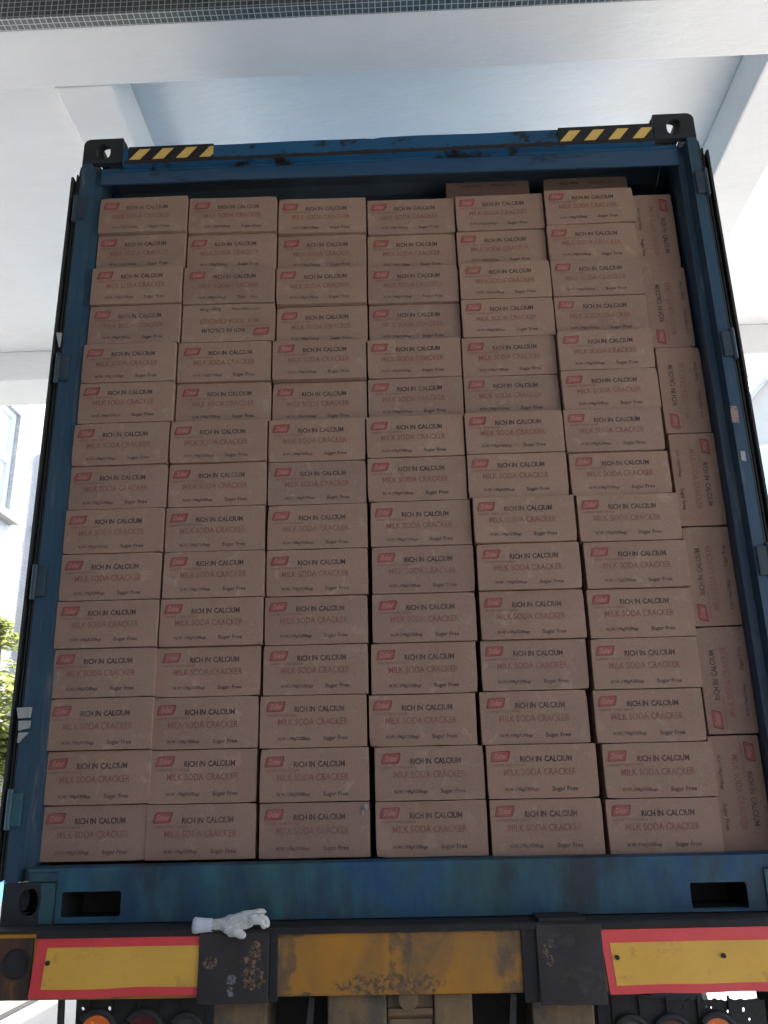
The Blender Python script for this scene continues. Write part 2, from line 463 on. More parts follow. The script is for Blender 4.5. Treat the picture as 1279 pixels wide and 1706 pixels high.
def bm_plate(bm, outer, holes, axis, a0, a1, mi=0):
    """a plate with holes, extruded along an axis"""
    def P(p, t):
        return {'x': (t, p[0], p[1]), 'y': (p[0], t, p[1]), 'z': (p[0], p[1], t)}[axis]
    loops = []
    es = []
    for lp in [outer] + holes:
        vs = [bm.verts.new(P(p, a0)) for p in lp]
        ee = [bm.edges.new((vs[i], vs[(i + 1) % len(vs)])) for i in range(len(vs))]
        es += ee
        loops.append(vs)
    r = bmesh.ops.triangle_fill(bm, use_beauty=True, use_dissolve=False, edges=es)
    fs = [g for g in r['geom'] if isinstance(g, bmesh.types.BMFace)]
    e = bmesh.ops.extrude_face_region(bm, geom=fs)
    nv = [g for g in e['geom'] if isinstance(g, bmesh.types.BMVert)]
    d = {'x': Vector((a1 - a0, 0, 0)), 'y': Vector((0, a1 - a0, 0)), 'z': Vector((0, 0, a1 - a0))}[axis]
    bmesh.ops.translate(bm, vec=d, verts=nv)
    for f in set(f for lp in loops for v in lp for f in v.link_faces) | set(f for v in nv for f in v.link_faces):
        f.material_index = mi

def stadium(cx, cy, w, h, n=8):
    pts = []
    r = min(w, h) / 2
    dx, dy = w / 2 - r, h / 2 - r
    for k in range(4 * n):
        a = 2 * math.pi * (k + .5) / (4 * n)
        pts.append((cx + math.copysign(dx, math.cos(a)) + r * math.cos(a), cy + math.copysign(dy, math.sin(a)) + r * math.sin(a)))
    return pts

def rrect(x0, x1, z0, z1, r=0.012, n=3):
    pts = []
    for cx, cz, a0 in ((x1 - r, z1 - r, 0), (x0 + r, z1 - r, 90), (x0 + r, z0 + r, 180), (x1 - r, z0 + r, 270)):
        for k in range(n + 1):
            a = R(a0 + 90 * k / n)
            pts.append((cx + r * math.cos(a), cz + r * math.sin(a)))
    return pts

def bm_tube(bm, pts, r, n=10, closed=False, mi=0):
    rings = []
    N_ = len(pts)
    for i, p in enumerate(pts):
        p = Vector(p)
        a = Vector(pts[(i - 1) % N_]) if (i > 0 or closed) else p
        b = Vector(pts[(i + 1) % N_]) if (i < N_ - 1 or closed) else p
        t = (b - a).normalized()
        up = Vector((0, 0, 1)) if abs(t.z) < 0.9 else Vector((1, 0, 0))
        s = t.cross(up).normalized()
        u = s.cross(t)
        rr = r[i] if isinstance(r, (list, tuple)) else r
        rings.append([bm.verts.new(p + s * rr * math.cos(2 * math.pi * k / n) + u * rr * math.sin(2 * math.pi * k / n)) for k in range(n)])
    for i in range(N_ if closed else N_ - 1):
        A, B = rings[i], rings[(i + 1) % N_]
        for k in range(n):
            f = bm.faces.new((A[k], A[(k + 1) % n], B[(k + 1) % n], B[k]))
            f.material_index = mi
    if not closed:
        bm.faces.new(rings[0][::-1]).material_index = mi
        bm.faces.new(rings[-1]).material_index = mi

def bm_disc(bm, c, r, axis, t, n=24, mi=0, bevel=0):
    """a round slab centred on c, its axis x, y or z, thickness t"""
    M = {'x': Matrix.Rotation(math.pi / 2, 4, 'Y'), 'y': Matrix.Rotation(math.pi / 2, 4, 'X'), 'z': Matrix.Identity(4)}[axis]
    rr = bmesh.ops.create_cone(bm, cap_ends=True, segments=n, radius1=r, radius2=r, depth=t, matrix=Matrix.Translation(c) @ M)
    for f in set(f for v in rr['verts'] for f in v.link_faces):
        f.material_index = mi

def tag(o, label=None, cat=None, group=None, kind=None):
    if label: o['label'] = label
    if cat: o['category'] = cat
    if group: o['group'] = group
    if kind: o['kind'] = kind
    return o

def obj(name, bm, mats, parent=None, base=None, smooth=False):
    """link a bmesh as ONE object; base is the point (in building coordinates) that becomes its origin"""
    bmesh.ops.recalc_face_normals(bm, faces=bm.faces)
    me = bpy.data.meshes.new(name)
    if base is None:
        base = parent['_base'] if parent is not None else (0, 0, 0)
    bmesh.ops.translate(bm, vec=-Vector(base), verts=bm.verts)
    bm.to_mesh(me)
    bm.free()
    for m in (mats if isinstance(mats, (list, tuple)) else [mats]):
        me.materials.append(MAT[m] if isinstance(m, str) else m)
    if smooth:
        for p in me.polygons:
            p.use_smooth = True
    o = bpy.data.objects.new(name, me)
    COL.objects.link(o)
    if parent is not None:
        o.parent = parent
        pb = Vector(parent['_base'])
        o.location = Vector(base) - pb
    else:
        o.location = Vector(base) + Vector((0, 0, GZ))
    o['_base'] = tuple(base)
    return o

def thing(name, base, label, cat, group=None):
    o = bpy.data.objects.new(name, None)
    COL.objects.link(o)
    o.empty_display_size = 0.2
    o.location = Vector(base) + Vector((0, 0, GZ))
    o['_base'] = tuple(base)
    return tag(o, label, cat, group)

def B():
    return bmesh.new()

# ------------------------------------------------------------------ the setting: ground, canopy, unseen light blockers
bm = B()
bmesh.ops.create_grid(bm, x_segments=2, y_segments=2, size=1, matrix=Matrix.Translation((0, 300, -GZ)) @ Matrix.Diagonal((4000, 4000, 1, 1)))
tag(obj('ground', bm, 'concrete', base=(0, 0, -GZ)), 'pale concrete yard under and beyond the trailer', None, None, 'structure')
bm = B(); bm_box(bm, -3.30, -3.22, -6, 60, -GZ + .004, -GZ + .008)  # thin dark strip along the pavement's edge
tag(obj('dark_yard_line', bm, 'grime', base=(-3.26, 20, -GZ)), 'dark line along the yard', None, None, 'structure')
bm = B(); bm_box(bm, -9, -3.301, -6, 60, -GZ + .004, -GZ + .06)
tag(obj('pavement', bm, 'pavement', base=(-6, 20, -GZ)), 'pale pavement left of the trailer', None, None, 'structure')
ZB, ZC = 3.50, 3.755
X0, X1 = -4.9, 5.1
canopy = thing('loading_canopy', (0, 1.7, -GZ), 'white plastered beam and slab canopy over the loaded container', 'canopy')
bm = B(); bm_box(bm, X0, X1, 0.0, 3.60, ZC, ZC + 0.22)
obj('ceiling_slab', bm, 'plaster', canopy)
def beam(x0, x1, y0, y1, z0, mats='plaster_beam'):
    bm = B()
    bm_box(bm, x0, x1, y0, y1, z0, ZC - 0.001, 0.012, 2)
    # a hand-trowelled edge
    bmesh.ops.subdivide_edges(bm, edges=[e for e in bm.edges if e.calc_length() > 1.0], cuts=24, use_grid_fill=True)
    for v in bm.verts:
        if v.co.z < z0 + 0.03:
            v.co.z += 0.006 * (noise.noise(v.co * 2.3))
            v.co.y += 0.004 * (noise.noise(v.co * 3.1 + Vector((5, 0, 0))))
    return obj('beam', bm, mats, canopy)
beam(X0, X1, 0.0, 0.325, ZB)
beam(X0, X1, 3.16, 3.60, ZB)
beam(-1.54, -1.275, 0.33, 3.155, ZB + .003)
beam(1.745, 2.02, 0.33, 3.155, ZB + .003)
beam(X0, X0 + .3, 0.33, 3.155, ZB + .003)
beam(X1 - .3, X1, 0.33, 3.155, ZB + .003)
bm = B(); bm_box(bm, X0, X1, -0.058, -0.002, ZB - 0.005, ZC + 0.22)
bm_box(bm, X0, X1, -0.0015, 0.006, ZB - 0.0046, ZB - 0.002)
obj('tiled_fascia', bm, 'mosaic', canopy)
for cx in (X0 + .2, X1 - .2):
    bm = B(); bm_box(bm, cx - .2, cx + .2, 3.18, 3.58, -GZ, ZB - .002, 0.01)
    obj('column', bm, 'plaster', canopy)
    bm = B(); bm_box(bm, cx - .2, cx + .2, 0.02, 0.32, -GZ, ZB - .002, 0.01)
    obj('column', bm, 'plaster', canopy)

bm = B(); bm_box(bm, X0, X1, -5.2, -0.060, 3.64, 3.9)  # unseen slab over the camera, added to cut light on the upper cartons
obj('overhead_blocker', bm, 'light_blocker', canopy)
bm = B(); bm_box(bm, -1.95, -1.75, -9.0, -0.40, -GZ, 3.63)  # unseen blocker left of the camera, added to darken the left cartons
tag(obj('wall', bm, 'light_blocker', base=(-1.85, -5, -GZ)), 'unseen grey wall added to darken the left cartons', None, None, 'structure')
bm = B(); bm_box(bm, -1.95, 9.0, -9.25, -9.01, -GZ, 3.9)  # unseen blocker behind the camera, added to keep yard bounce off the cartons
tag(obj('wall', bm, 'light_blocker', base=(3, -9.1, -GZ)), 'unseen grey wall added behind the camera to dim the cartons', None, None, 'structure')

# ------------------------------------------------------------------ the shipping container
LEN = 12.19
W2 = 1.219
box_ = thing('shipping_container', (0, 0, 0), 'dark blue steel shipping container standing open at its rear on the trailer', 'container')

def casting(sx, z0, y0, top):
    """hollow corner casting with its oval hand holes"""
    w, d, h = .162, .178, .118
    t = .024
    x0 = sx * (W2 - w) if sx > 0 else -W2
    x1 = x0 + w
    bm = B()
    cz = z0 + h * (.46 if top else .54)
    if top:
        outer = [(x0, z0), (x1, z0)]
        r = .028
        if sx > 0:
            outer += [(x1, z0 + h - r)] + [(x1 - r + r * math.cos(R(a)), z0 + h - r + r * math.sin(R(a))) for a in (20, 45, 70)] + [(x1 - r, z0 + h), (x0 + .004, z0 + h)]
        else:
            outer += [(x1 - .004, z0 + h), (x0 + r, z0 + h)] + [(x0 + r + r * math.cos(R(a)), z0 + h - r + r * math.sin(R(a))) for a in (110, 135, 160)] + [(x0, z0 + h - r)]
    else:
        outer = [(x0, z0), (x1, z0), (x1, z0 + h), (x0, z0 + h)]
    bm_plate(bm, outer, [stadium((x0 + x1) / 2, cz, .058, .078)], 'y', y0, y0 + t)
    xs = (x1 - t, x1) if sx > 0 else (x0, x0 + t)
    bm_plate(bm, [(y0 + t, z0), (y0 + d, z0), (y0 + d, z0 + h - .03), (y0 + t, z0 + h - .03)], [stadium(y0 + d / 2 + .012, cz - .004, .085, .056)], 'x', xs[0], xs[1])
    zt = (z0 + h - t - .002, z0 + h - .002) if top else (z0, z0 + t)
    xa, xb = (x0 + .001, x1 - .004) if sx > 0 else (x0 + .004, x1 - .001)
    if top:
        xa, xb = (x0 + .001, x1 - .026) if sx > 0 else (x0 + .026, x1 - .001)
    bm_plate(bm, [(xa, y0 + t), (xb, y0 + t), (xb, y0 + d), (xa, y0 + d)], [stadium((xa + xb) / 2, y0 + .092, .070, .125)], 'z', zt[0], zt[1])
    o = obj('corner_casting', bm, 'casting', box_, base=((x0 + x1) / 2, y0, z0))
    return o
for sx in (-1, 1):
    casting(sx, 2.778, 0.0, True)
    cst = casting(sx, 0.0, 0.0, False)
    bm = B()
    bm_plate(bm, [(sx * 1.102, .004), (sx * 1.062, .004), (sx * 1.058, .060), (sx * 1.060, .114), (sx * 1.104, .116), (sx * 1.099, .075), (sx * 1.103, .04)], [], 'y', -.0012, -.0004)
    obj('paint_patch', bm, 'teal', cst)

# rear corner posts: outer flange, hinge recess, inner flange
for sx in (-1, 1):
    prof = [(W2, 0.0), (1.180, 0.0), (1.178, .052), (1.152, .056), (1.150, .16), (W2, .16)]
    bm = B()
    bm_prism(bm, [(sx * x, y) for x, y in prof], 'z', .119, 2.777)
    post = obj('corner_post', bm, 'post', box_, base=(sx * 1.19, 0, .119))
    for i, z in enumerate((.33, 1.055, 1.86, 2.56)):
        bm = B()
        bm_box(bm, min(sx * 1.186, sx * 1.224), max(sx * 1.186, sx * 1.224), -.010, .002, z - .05, z + .05, .004)
        bm_tube(bm, [(sx * 1.226, -.006, z - .06), (sx * 1.226, -.006, z + .06)], .009, 12)
        obj('hinge', bm, 'teal' if (sx < 0 and i == 0) else 'hinge', post)
# paper tags and tie left on the posts
def post_bit(name, m, sx, x, z, w, h, label=None):
    bm = B()
    bm_plate(bm, [(sx * x - w / 2, z - h / 2), (sx * x + w * .42, z - h / 2 - .004), (sx * x + w / 2, z + h * .48), (sx * x - w * .46, z + h / 2)], [], 'y', -.0035, -.0008)
    return obj(name, bm, m, box_)
post_bit('sticker_remnant', 'tag', 1, 1.190, 1.585, .026, .062)
post_bit('sticker_remnant', 'white_plastic', 1, 1.196, 1.428, .016, .034)
bm = B()
bm_prism(bm, [(-1.246, 2.010), (-1.224, 2.007), (-1.226, 1.955), (-1.230, 1.948)], 'y', -.006, -.002)
obj('paper_tag', bm, 'white_plastic', box_)
bm = B()
bm_prism(bm, [(-1.222, .605), (-1.190, .607), (-1.187, .640), (-1.230, .638)], 'y', -.022, -.002)
bm_prism(bm, [(-1.220, .567), (-1.188, .575), (-1.187, .598), (-1.222, .598)], 'y', -.016, -.002)
bm_prism(bm, [(-1.222, .533), (-1.219, .53), (-1.190, .562), (-1.221, .562)], 'y', -.010, -.002)
obj('plastic_tie', bm, 'white_plastic', box_)

# header: outer rail with a folded top edge, and the set-back lintel plate below it
bm = B()
bm_prism(bm, [(0.004, 2.766), (0.004, 2.846), (0.012, 2.854), (.16, 2.858), (.16, 2.850), (.020, 2.846), (.016, 2.772), (.030, 2.766)], 'x', -1.0565, 1.0565)
bm_box(bm, -1.150, 1.150, .0305, .036, 2.758, 2.7655)
bmesh.ops.subdivide_edges(bm, edges=[e for e in bm.edges if e.calc_length() > 1.5], cuts=60)
for v in bm.verts:
    if v.co.z > 2.845 and v.co.y < .05:
        v.co.z += .0035 * noise.noise(Vector((v.co.x * 4, 0, 0)))
        if abs(v.co.x + .045) < .02:
            v.co.z -= .004
    elif v.co.y < .02:
        v.co.y += .0025 * noise.noise(v.co * 5)
header = obj('header', bm, 'header', box_, base=(0, 0, 2.70))
bm = B()
bm_prism(bm, [(0.036, 2.702), (0.036, 2.777), (.044, 2.777), (.044, 2.702)], 'x', -1.150, 1.150)
bmesh.ops.subdivide_edges(bm, edges=[e for e in bm.edges if e.calc_length() > 1.5], cuts=40)
for v in bm.verts:
    if v.co.z < 2.72:
        v.co.z += -.012 * (v.co.x + .6) * (1 if v.co.x > -.6 else 0) + .002 * noise.noise(v.co * 6)
    v.co.y += .002 * noise.noise(v.co * 4 + Vector((3, 3, 3)))
obj('lintel_plate', bm, 'lintel', header)
bm = B()
for seg in range(46):
    xa = -1.05 + seg * .0457
    h0 = .010 + .012 * max(0, noise.noise(Vector((xa * 3, 0, 7)))) + .006 * random.random()
    h1 = .010 + .012 * max(0, noise.noise(Vector(((xa + .0457) * 3, 0, 7)))) + .006 * random.random()
    bm_prism(bm, [(xa, 2.769), (xa + .0457, 2.769), (xa + .0457, 2.772 + h1), (xa + .023, 2.772 + (h0 + h1) * .42), (xa, 2.772 + h0)], 'y', .0006, .0024)
obj('rust_band', bm, 'rustband', header)
def hazard(xa, xb, z0, z1, tl):
    bm = B()
    bm_plate(bm, [(xa, z0), (xb, z0), (xb, z1 + tl), (xa, z1)], [], 'y', .0005, .0035, 0)
    zt = z0 + .051
    x = xa + .004
    while x < xb:
        pts = [(x, z0 + .001), (x + .044, z0 + .001), (x + .044 + .040, zt), (x + .040, zt)]
        # clip at the strip's right end
        if pts[2][0] > xb:
            if pts[3][0] >= xb:
                f = (xb - x) / .040
                pts = [(x, z0 + .001), (min(x + .044, xb), z0 + .001), (xb, z0 + (zt - z0) * min(1, f))]
            elif pts[1][0] < xb:
                f = (xb - pts[1][0]) / .040
                pts = [pts[0], pts[1], (xb, z0 + (zt - z0) * f), (xb, zt), pts[3]]
            else:
                pts = [pts[0], (xb, z0 + .001), (xb, zt), pts[3]]
        bm_prism(bm, pts, 'y', -.0004, .0005, 1)
        x += .0945
    obj('hazard_stripe', bm, ['haz_black', 'haz_yel'], header, base=(xa, 0, z0))
hazard(-1.035, -.692, 2.786, 2.850, 0)
hazard(.683, 1.050, 2.784, 2.852, .002)

# rear sill with its two pockets
bm = B()
pl, pr_ = rrect(-1.040, -.858, .020, .090, .008), rrect(.838, 1.003, .010, .082, .008)
bm_plate(bm, [(-1.0565, .003), (1.0565, .003), (1.0565, .148), (-1.0565, .148)], [pl, pr_], 'y', 0.004, .012)
bm_prism(bm, [(.0125, .148), (.0045, .148), (.006, .156), (.03, .162), (.20, .160), (.20, .150)], 'x', -1.150, 1.150)
bm_box(bm, -1.0565, 1.0565, .014, .19, .003, .012)
bm_box(bm, -1.0565, -1.044, .014, .19, .013, .147)
bm_box(bm, -.850, .830, .014, .19, .013, .147)
bm_box(bm, 1.010, 1.0565, .014, .19, .013, .147)
bm_box(bm, -1.150, -1.0575, .012, .19, .119, .1478)
bm_box(bm, 1.0575, 1.150, .012, .19, .119, .1478)
sill = obj('rear_sill', bm, 'sill', box_, base=(0, 0, 0))
for xa, xb in ((-1.043, -.851), (.831, 1.009)):
    bm = B()
    bm_box(bm, xa, xb, .0125, .20, .0125, .1465)  # black liner stands in for the shade inside each pocket
    bmesh.ops.delete(bm, geom=[f for f in bm.faces if f.calc_center_median().y < .02], context='FACES')
    obj('pocket_shade_liner', bm, 'rubber', sill)
# long walls and roof of trapezoid corrugation
def corr(a0, a1, lo, hi, period=.278):
    pts = []
    a = a0
    while a < a1:
        for f, d in ((0, lo), (.26, lo), (.5, hi), (.76, hi)):
            if a + f * period < a1:
                pts.append((a + f * period, d))
        a += period
    pts.append((a1, lo))
    return pts
for sx in (-1, 1):
    bm = B()
    c = corr(.1605, LEN - .16, 1.178, 1.210)
    out = [(sx * (d + .004), y) for y, d in c]
    inn = [(sx * (d - .002), y) for y, d in c][::-1]
    bm_prism(bm, out + inn, 'z', .162, 2.80)
    obj('side_wall', bm, 'blue', box_, base=(sx * 1.2, 6, .16))
    bm = B()
    bm_box(bm, min(sx * 1.17, sx * 1.219), max(sx * 1.17, sx * 1.219), .1785, LEN - .179, 2.801, 2.886)
    bm_box(bm, min(sx * 1.15, sx * 1.219), max(sx * 1.15, sx * 1.219), .1785, LEN - .179, .003, .1605)
    obj('side_rail', bm, 'blue', box_, base=(sx * 1.2, 6, 0))
bm = B()
c = corr(.1605, LEN - .16, 2.862, 2.884, .209)
bm_prism(bm, [(y, z + .002) for y, z in c] + [(y, z - .002) for y, z in c][::-1], 'x', -1.169, 1.169)
bm.normal_update()
bmesh.ops.recalc_face_normals(bm, faces=bm.faces)
for f in bm.faces:
    if f.normal.z < -.2:
        f.material_index = 1
obj('roof', bm, ['roof', 'inside'], box_, base=(0, 6, 2.86))
bm = B()
vs = [bm.verts.new(p) for p in ((-1.149, .0321, .170), (1.149, .0321, .156), (1.149, LEN - .17, .156), (-1.149, LEN - .17, .170))]
vs2 = [bm.verts.new(v.co - Vector((0, 0, .02))) for v in vs]
bm.faces.new(vs); bm.faces.new(vs2[::-1])
for i in range(4):
    bm.faces.new((vs[i], vs2[i], vs2[(i + 1) % 4], vs[(i + 1) % 4]))
bmesh.ops.translate(bm, vec=(0, .17, 0), verts=bm.verts)
obj('container_floor', bm, 'plywood', box_, base=(0, 6, .15))
bm = B(); bm_box(bm, -W2, W2, LEN - .155, LEN, .003, 2.888)
obj('front_wall', bm, 'blue', box_, base=(0, LEN, 0))

# the two door leaves, swung right round against the long sides
for sx in (-1, 1):
    bm = B()
    xi, xo = 1.2255, 1.262
    bm_box(bm, min(sx * (xi + .004), sx * (xo - .004)), max(sx * (xi + .004), sx * (xo - .004)), .06, 1.20, .16, 2.70)
    bm_box(bm, min(sx * xi, sx * xo), max(sx * xi, sx * xo), .035, .095, .14, 2.722, .004)
    bm_box(bm, min(sx * xi, sx * xo), max(sx * xi, sx * xo), 1.135, 1.195, .14, 2.722, .004)
    leaf = obj('door', bm, 'blue', box_, base=(sx * 1.24, .03, .14))
    bm = B()
    def gasket(x, w, y0, y1, za, zb):
        pts = []
        bm_box(bm, min(sx * x, sx * (x + w)), max(sx * x, sx * (x + w)), y0, y1, za, zb, .003)
    gasket(1.2235, .007, .010, .034, .125, 2.735)
    gasket(1.237, .008, .018, .034, .12, 2.742)
    gasket(1.250, .010, .004, .034, .115, 2.72)
    bm_prism(bm, [(sx * 1.2235, 2.735), (sx * 1.232, 2.735), (sx * 1.228, 2.775)], 'y', .012, .03)
    obj('door_gasket', bm, 'rubber', leaf)
    for y in (.42, .88):
        bm = B()
        bm_tube(bm, [(sx * 1.2225, y, .12), (sx * 1.2225, y, 2.74)], .0021, 8)
        obj('lock_rod', bm, 'steel', leaf)

# ------------------------------------------------------------------ the semi trailer
tr = thing('semi_trailer', (0, 0, -GZ), 'dirty ochre steel semi trailer with red and yellow reflector plates on its rear beam', 'trailer')
YF = -.12
bm = B()
bm_box(bm, -1.06, 1.075, YF, .10, -.178, -.012, .006)
bm_prism(bm, [(YF - .006, -.018), (YF - .006, -.009), (YF + .004, -.004), (.10, -.004), (.10, -.011)], 'x', -1.24, 1.24)
beam_o = obj('rear_beam', bm, 'ochre_beam', tr, base=(0, 0, -.1))
bm = B()
bm_box(bm, -1.25, 1.25, YF - .009, .12, -.0038, -.0005)
bm_box(bm, -.3855, -.362, YF - .009, -.114, -.190, -.012, .003)
bm_box(bm, .318, .3595, YF - .008, -.114, -.200, -.012, .003)
bm_box(bm, -1.05, 1.05, YF - .012, YF - .0065, -.020, -.003, .002)
obj('deck_edge', bm, 'grime', tr)
for sx in (-1, 1):
    bm = B()
    xa, xb = (-1.25, -1.061) if sx < 0 else (1.076, 1.25)
    cx, cz = (-1.085, -.085) if sx < 0 else (1.16, -.085)
    bm_box(bm, xa, xb, YF, .05, -.178, -.014, .004)
    endp = obj('beam_end', bm, 'rust', tr)
    bm = B()
    n = 24
    c0 = cx if sx > 0 else -1.105
    bm_tube(bm, [(c0 + .037 * math.cos(2 * math.pi * k / n), YF - .002, cz + .037 * math.sin(2 * math.pi * k / n)) for k in range(n)], .0035, 8, True)
    obj('pipe_ring', bm, 'grime', endp)
    bm = B(); bm_disc(bm, (c0, YF - .001, cz), .030, 'y', .004, 24)
    obj('pipe_plug', bm, 'chassis', endp)
# chipped dark plates
def dark_plate(xa, xb, z0, z1, y, marks):
    bm = B()
    bm_box(bm, xa, xb, y - .010, y, z0, z1, .003)
    bmesh.ops.subdivide_edges(bm, edges=[e for e in bm.edges if e.calc_length() > .1], cuts=8, use_grid_fill=True)
    for v in bm.verts:
        u = (v.co.z - z0) / (z1 - z0)
        v.co.y += .004 * noise.noise(v.co * 9) - .006 * (1 - u) ** 2
        v.co.z += .004 * noise.noise(Vector((v.co.x * 14, 0, 3))) * (1 - u)
    return obj('cover_plate', bm, marks, tr, base=((xa + xb) / 2, y, z0), smooth=False)
dark_plate(-.583, -.386, -.190, -.013, YF - .004, 'plate_left')
dark_plate(.360, .541, -.206, -.006, YF - .004, 'plate_right')
bm = B()
bm_box(bm, .37, .50, YF - .009, .02, -.0004, .010, .003)
obj('packing_strip', bm, 'grime', tr)

def reflector(xa, xb, z0, z1, tilt, ya0, ya1, yz0, yz1, peel, holes):
    """red retro-reflective plate with a yellow field"""
    bm = B()
    nx = 26
    y = YF - .007
    def P(u, v, dy):
        x = xa + (xb - xa) * u
        z = z0 + (z1 - z0) * v + tilt * (u - .5)
        x += .012 * (1 - u) * (v - .5) * (1 if peel else -1.2)
        z -= .003 * noise.noise(Vector((x * 7, v * 2, 1.5))) * (1 - v) + .0015 * math.sin(u * 6.0) * (1 - v) * peel
        yy = y - .004 * noise.noise(Vector((x * 6, v * 2, 4))) - (.012 * (1 - v) ** 3 * max(0, .55 - u) if peel else 0)
        return Vector((x, yy - dy, z))
    vals = [0, .08, .16, .3, .5, .7, .84, .92, 1]
    def sheet(u0, u1, v0, v1, dy, th, mi):
        us = [u0 + (u1 - u0) * i / nx for i in range(nx + 1)]
        vv = [v0 + (v1 - v0) * t for t in vals]
        F = [[bm.verts.new(P(u, v, dy)) for v in vv] for u in us]
        K = [[bm.verts.new(P(u, v, dy - th)) for v in vv] for u in us]
        nv = len(vv)
        for i in range(nx):
            for j in range(nv - 1):
                bm.faces.new((F[i][j], F[i + 1][j], F[i + 1][j + 1], F[i][j + 1])).material_index = mi
                bm.faces.new((K[i][j], K[i][j + 1], K[i + 1][j + 1], K[i + 1][j])).material_index = mi
        for i in range(nx):
            bm.faces.new((F[i][0], K[i][0], K[i + 1][0], F[i + 1][0])).material_index = mi
            bm.faces.new((F[i][-1], F[i + 1][-1], K[i + 1][-1], K[i][-1])).material_index = mi
        for j in range(nv - 1):
            bm.faces.new((F[0][j], F[0][j + 1], K[0][j + 1], K[0][j])).material_index = mi
            bm.faces.new((F[-1][j], K[-1][j], K[-1][j + 1], F[-1][j + 1])).material_index = mi
    sheet(0, 1, 0, 1, 0, .003, 0)
    sheet((ya0 - xa) / (xb - xa), (ya1 - xa) / (xb - xa), (yz0 - z0) / (z1 - z0), (yz1 - z0) / (z1 - z0), .0012, .001, 1)
    o = obj('reflector_plate', bm, ['refl_red', 'refl_yel'], tr, base=((xa + xb) / 2, y, z0))
    for hx, hz in holes:
        bm = B()
        bm_disc(bm, (hx, y - .006, hz), .0062, 'y', .006, 14)
        obj('screw', bm, 'chassis', o)
    return o
reflector(-1.052, -.571, -.170, -.008, .000, -1.020, -.573, -.148, -.044, 1, [(-1.010, -.082)])
reflector(.545, 1.062, -.182, -.022, .002, .566, 1.060, -.160, -.055, 0, [(.578, -.092), (.868, -.092)])

# parts under the beam
for xa, xb in ((-.548, -.398), (.342, .512)):
    bm = B(); bm_box(bm, xa, xb, -.075, .10, -.80, -.1785, .005)
    obj('beam_bracket', bm, 'ochre_dirty', tr, base=((xa + xb) / 2, 0, -.8))
bm = B()
bm_box(bm, -.226, -.062, -.09, .10, -.70, -.1785, .006)
bm_box(bm, .070, .176, -.09, .10, -.70, -.1785, .006)
bm_box(bm, -.060, .068, -.074, .10, -.70, -.1785, .003)
for k in range(7):
    bm_box(bm, -.058 + .004 * (k % 2), .066 - .003 * (k % 3), -.088 + .003 * (k % 2), -.073, -.235 - .026 * k, -.217 - .026 * k, .003)
bm_disc(bm, (.0, -.092, -.192), .028, 'y', .02, 16)
obj('tow_block', bm, 'ochre_dirty', tr, base=(0, 0, -.7))
bm = B(); bm_box(bm, -1.15, 1.15, -.075, .02, -.90, -.8005, .008)
obj('underrun_bar', bm, 'ochre_dirty', tr, base=(0, 0, -.85))
for x in (-.30, .28):
    bm = B()
    bm_prism(bm, [(x - .02, -.50), (x + .004, -.50), (x + .028, -.205), (x + .012, -.202)], 'y', .0, .006)
    obj('brace', bm, 'brace', tr)
for x in (-.45, .45):
    bm = B()
    bm_box(bm, x - .07, x + .07, .13, LEN - .3, -.03, -.008)
    bm_box(bm, x - .007, x + .007, .13, LEN - .3, -.40, -.0305)
    bm_box(bm, x - .07, x + .07, .13, LEN - .3, -.42, -.4005)
    obj('chassis_rail', bm, 'chassis', tr, base=(x, 6, -.42))
for y in (1.0, 3.2, 6.0, 9.0, 11.6):
    bm = B()
    bm_box(bm, -1.2, 1.2, y - .05, y + .05, -.14, -.0085)
    obj('cross_member', bm, 'chassis', tr, base=(0, y, -.14))
bm = B(); bm_box(bm, -.56, .56, .14, .17, -.60, -.0085)
obj('rear_cross_plate', bm, 'chassis', tr, base=(0, .15, -.6))
for y in (1.55, 2.85):
    bm = B(); bm_tube(bm, [(-1.0, y, -.70), (1.0, y, -.70)], .065, 14)
    obj('axle', bm, 'chassis', tr, base=(0, y, -.7))
    for x in (-1.05, -.74, .74, 1.05):
        bm = B()
        prof = [(.28, -.10), (.44, -.13), (.485, -.125), (.5, -.10), (.5, .10), (.485, .125), (.44, .13), (.28, .10)]
        n = 32
        rings = []
        for k in range(n):
            a = 2 * math.pi * k / n
            rings.append([bm.verts.new((x + w_, y + r_ * math.cos(a), -.70 + r_ * math.sin(a))) for r_, w_ in prof])
        for k in range(n):
            A, C_ = rings[k], rings[(k + 1) % n]
            for j in range(len(prof)):
                bm.faces.new((A[j], A[(j + 1) % len(prof)], C_[(j + 1) % len(prof)], C_[j]))
        wh = obj('wheel', bm, 'tyre', tr, base=(x, y, -.7))
        bm = B(); bm_disc(bm, (x, y, -.70), .285, 'x', .10, 28)
        obj('rim', bm, 'rim', wh)
bm = B()
for x in (-.9, .9):
    bm_box(bm, x - .05, x + .05, 8.9, 9.0, -1.18, -.15)
    bm_box(bm, x - .12, x + .12, 8.83, 9.07, -1.2, -1.18)
obj('landing_gear', bm, 'chassis', tr, base=(0, 9, -1.2))

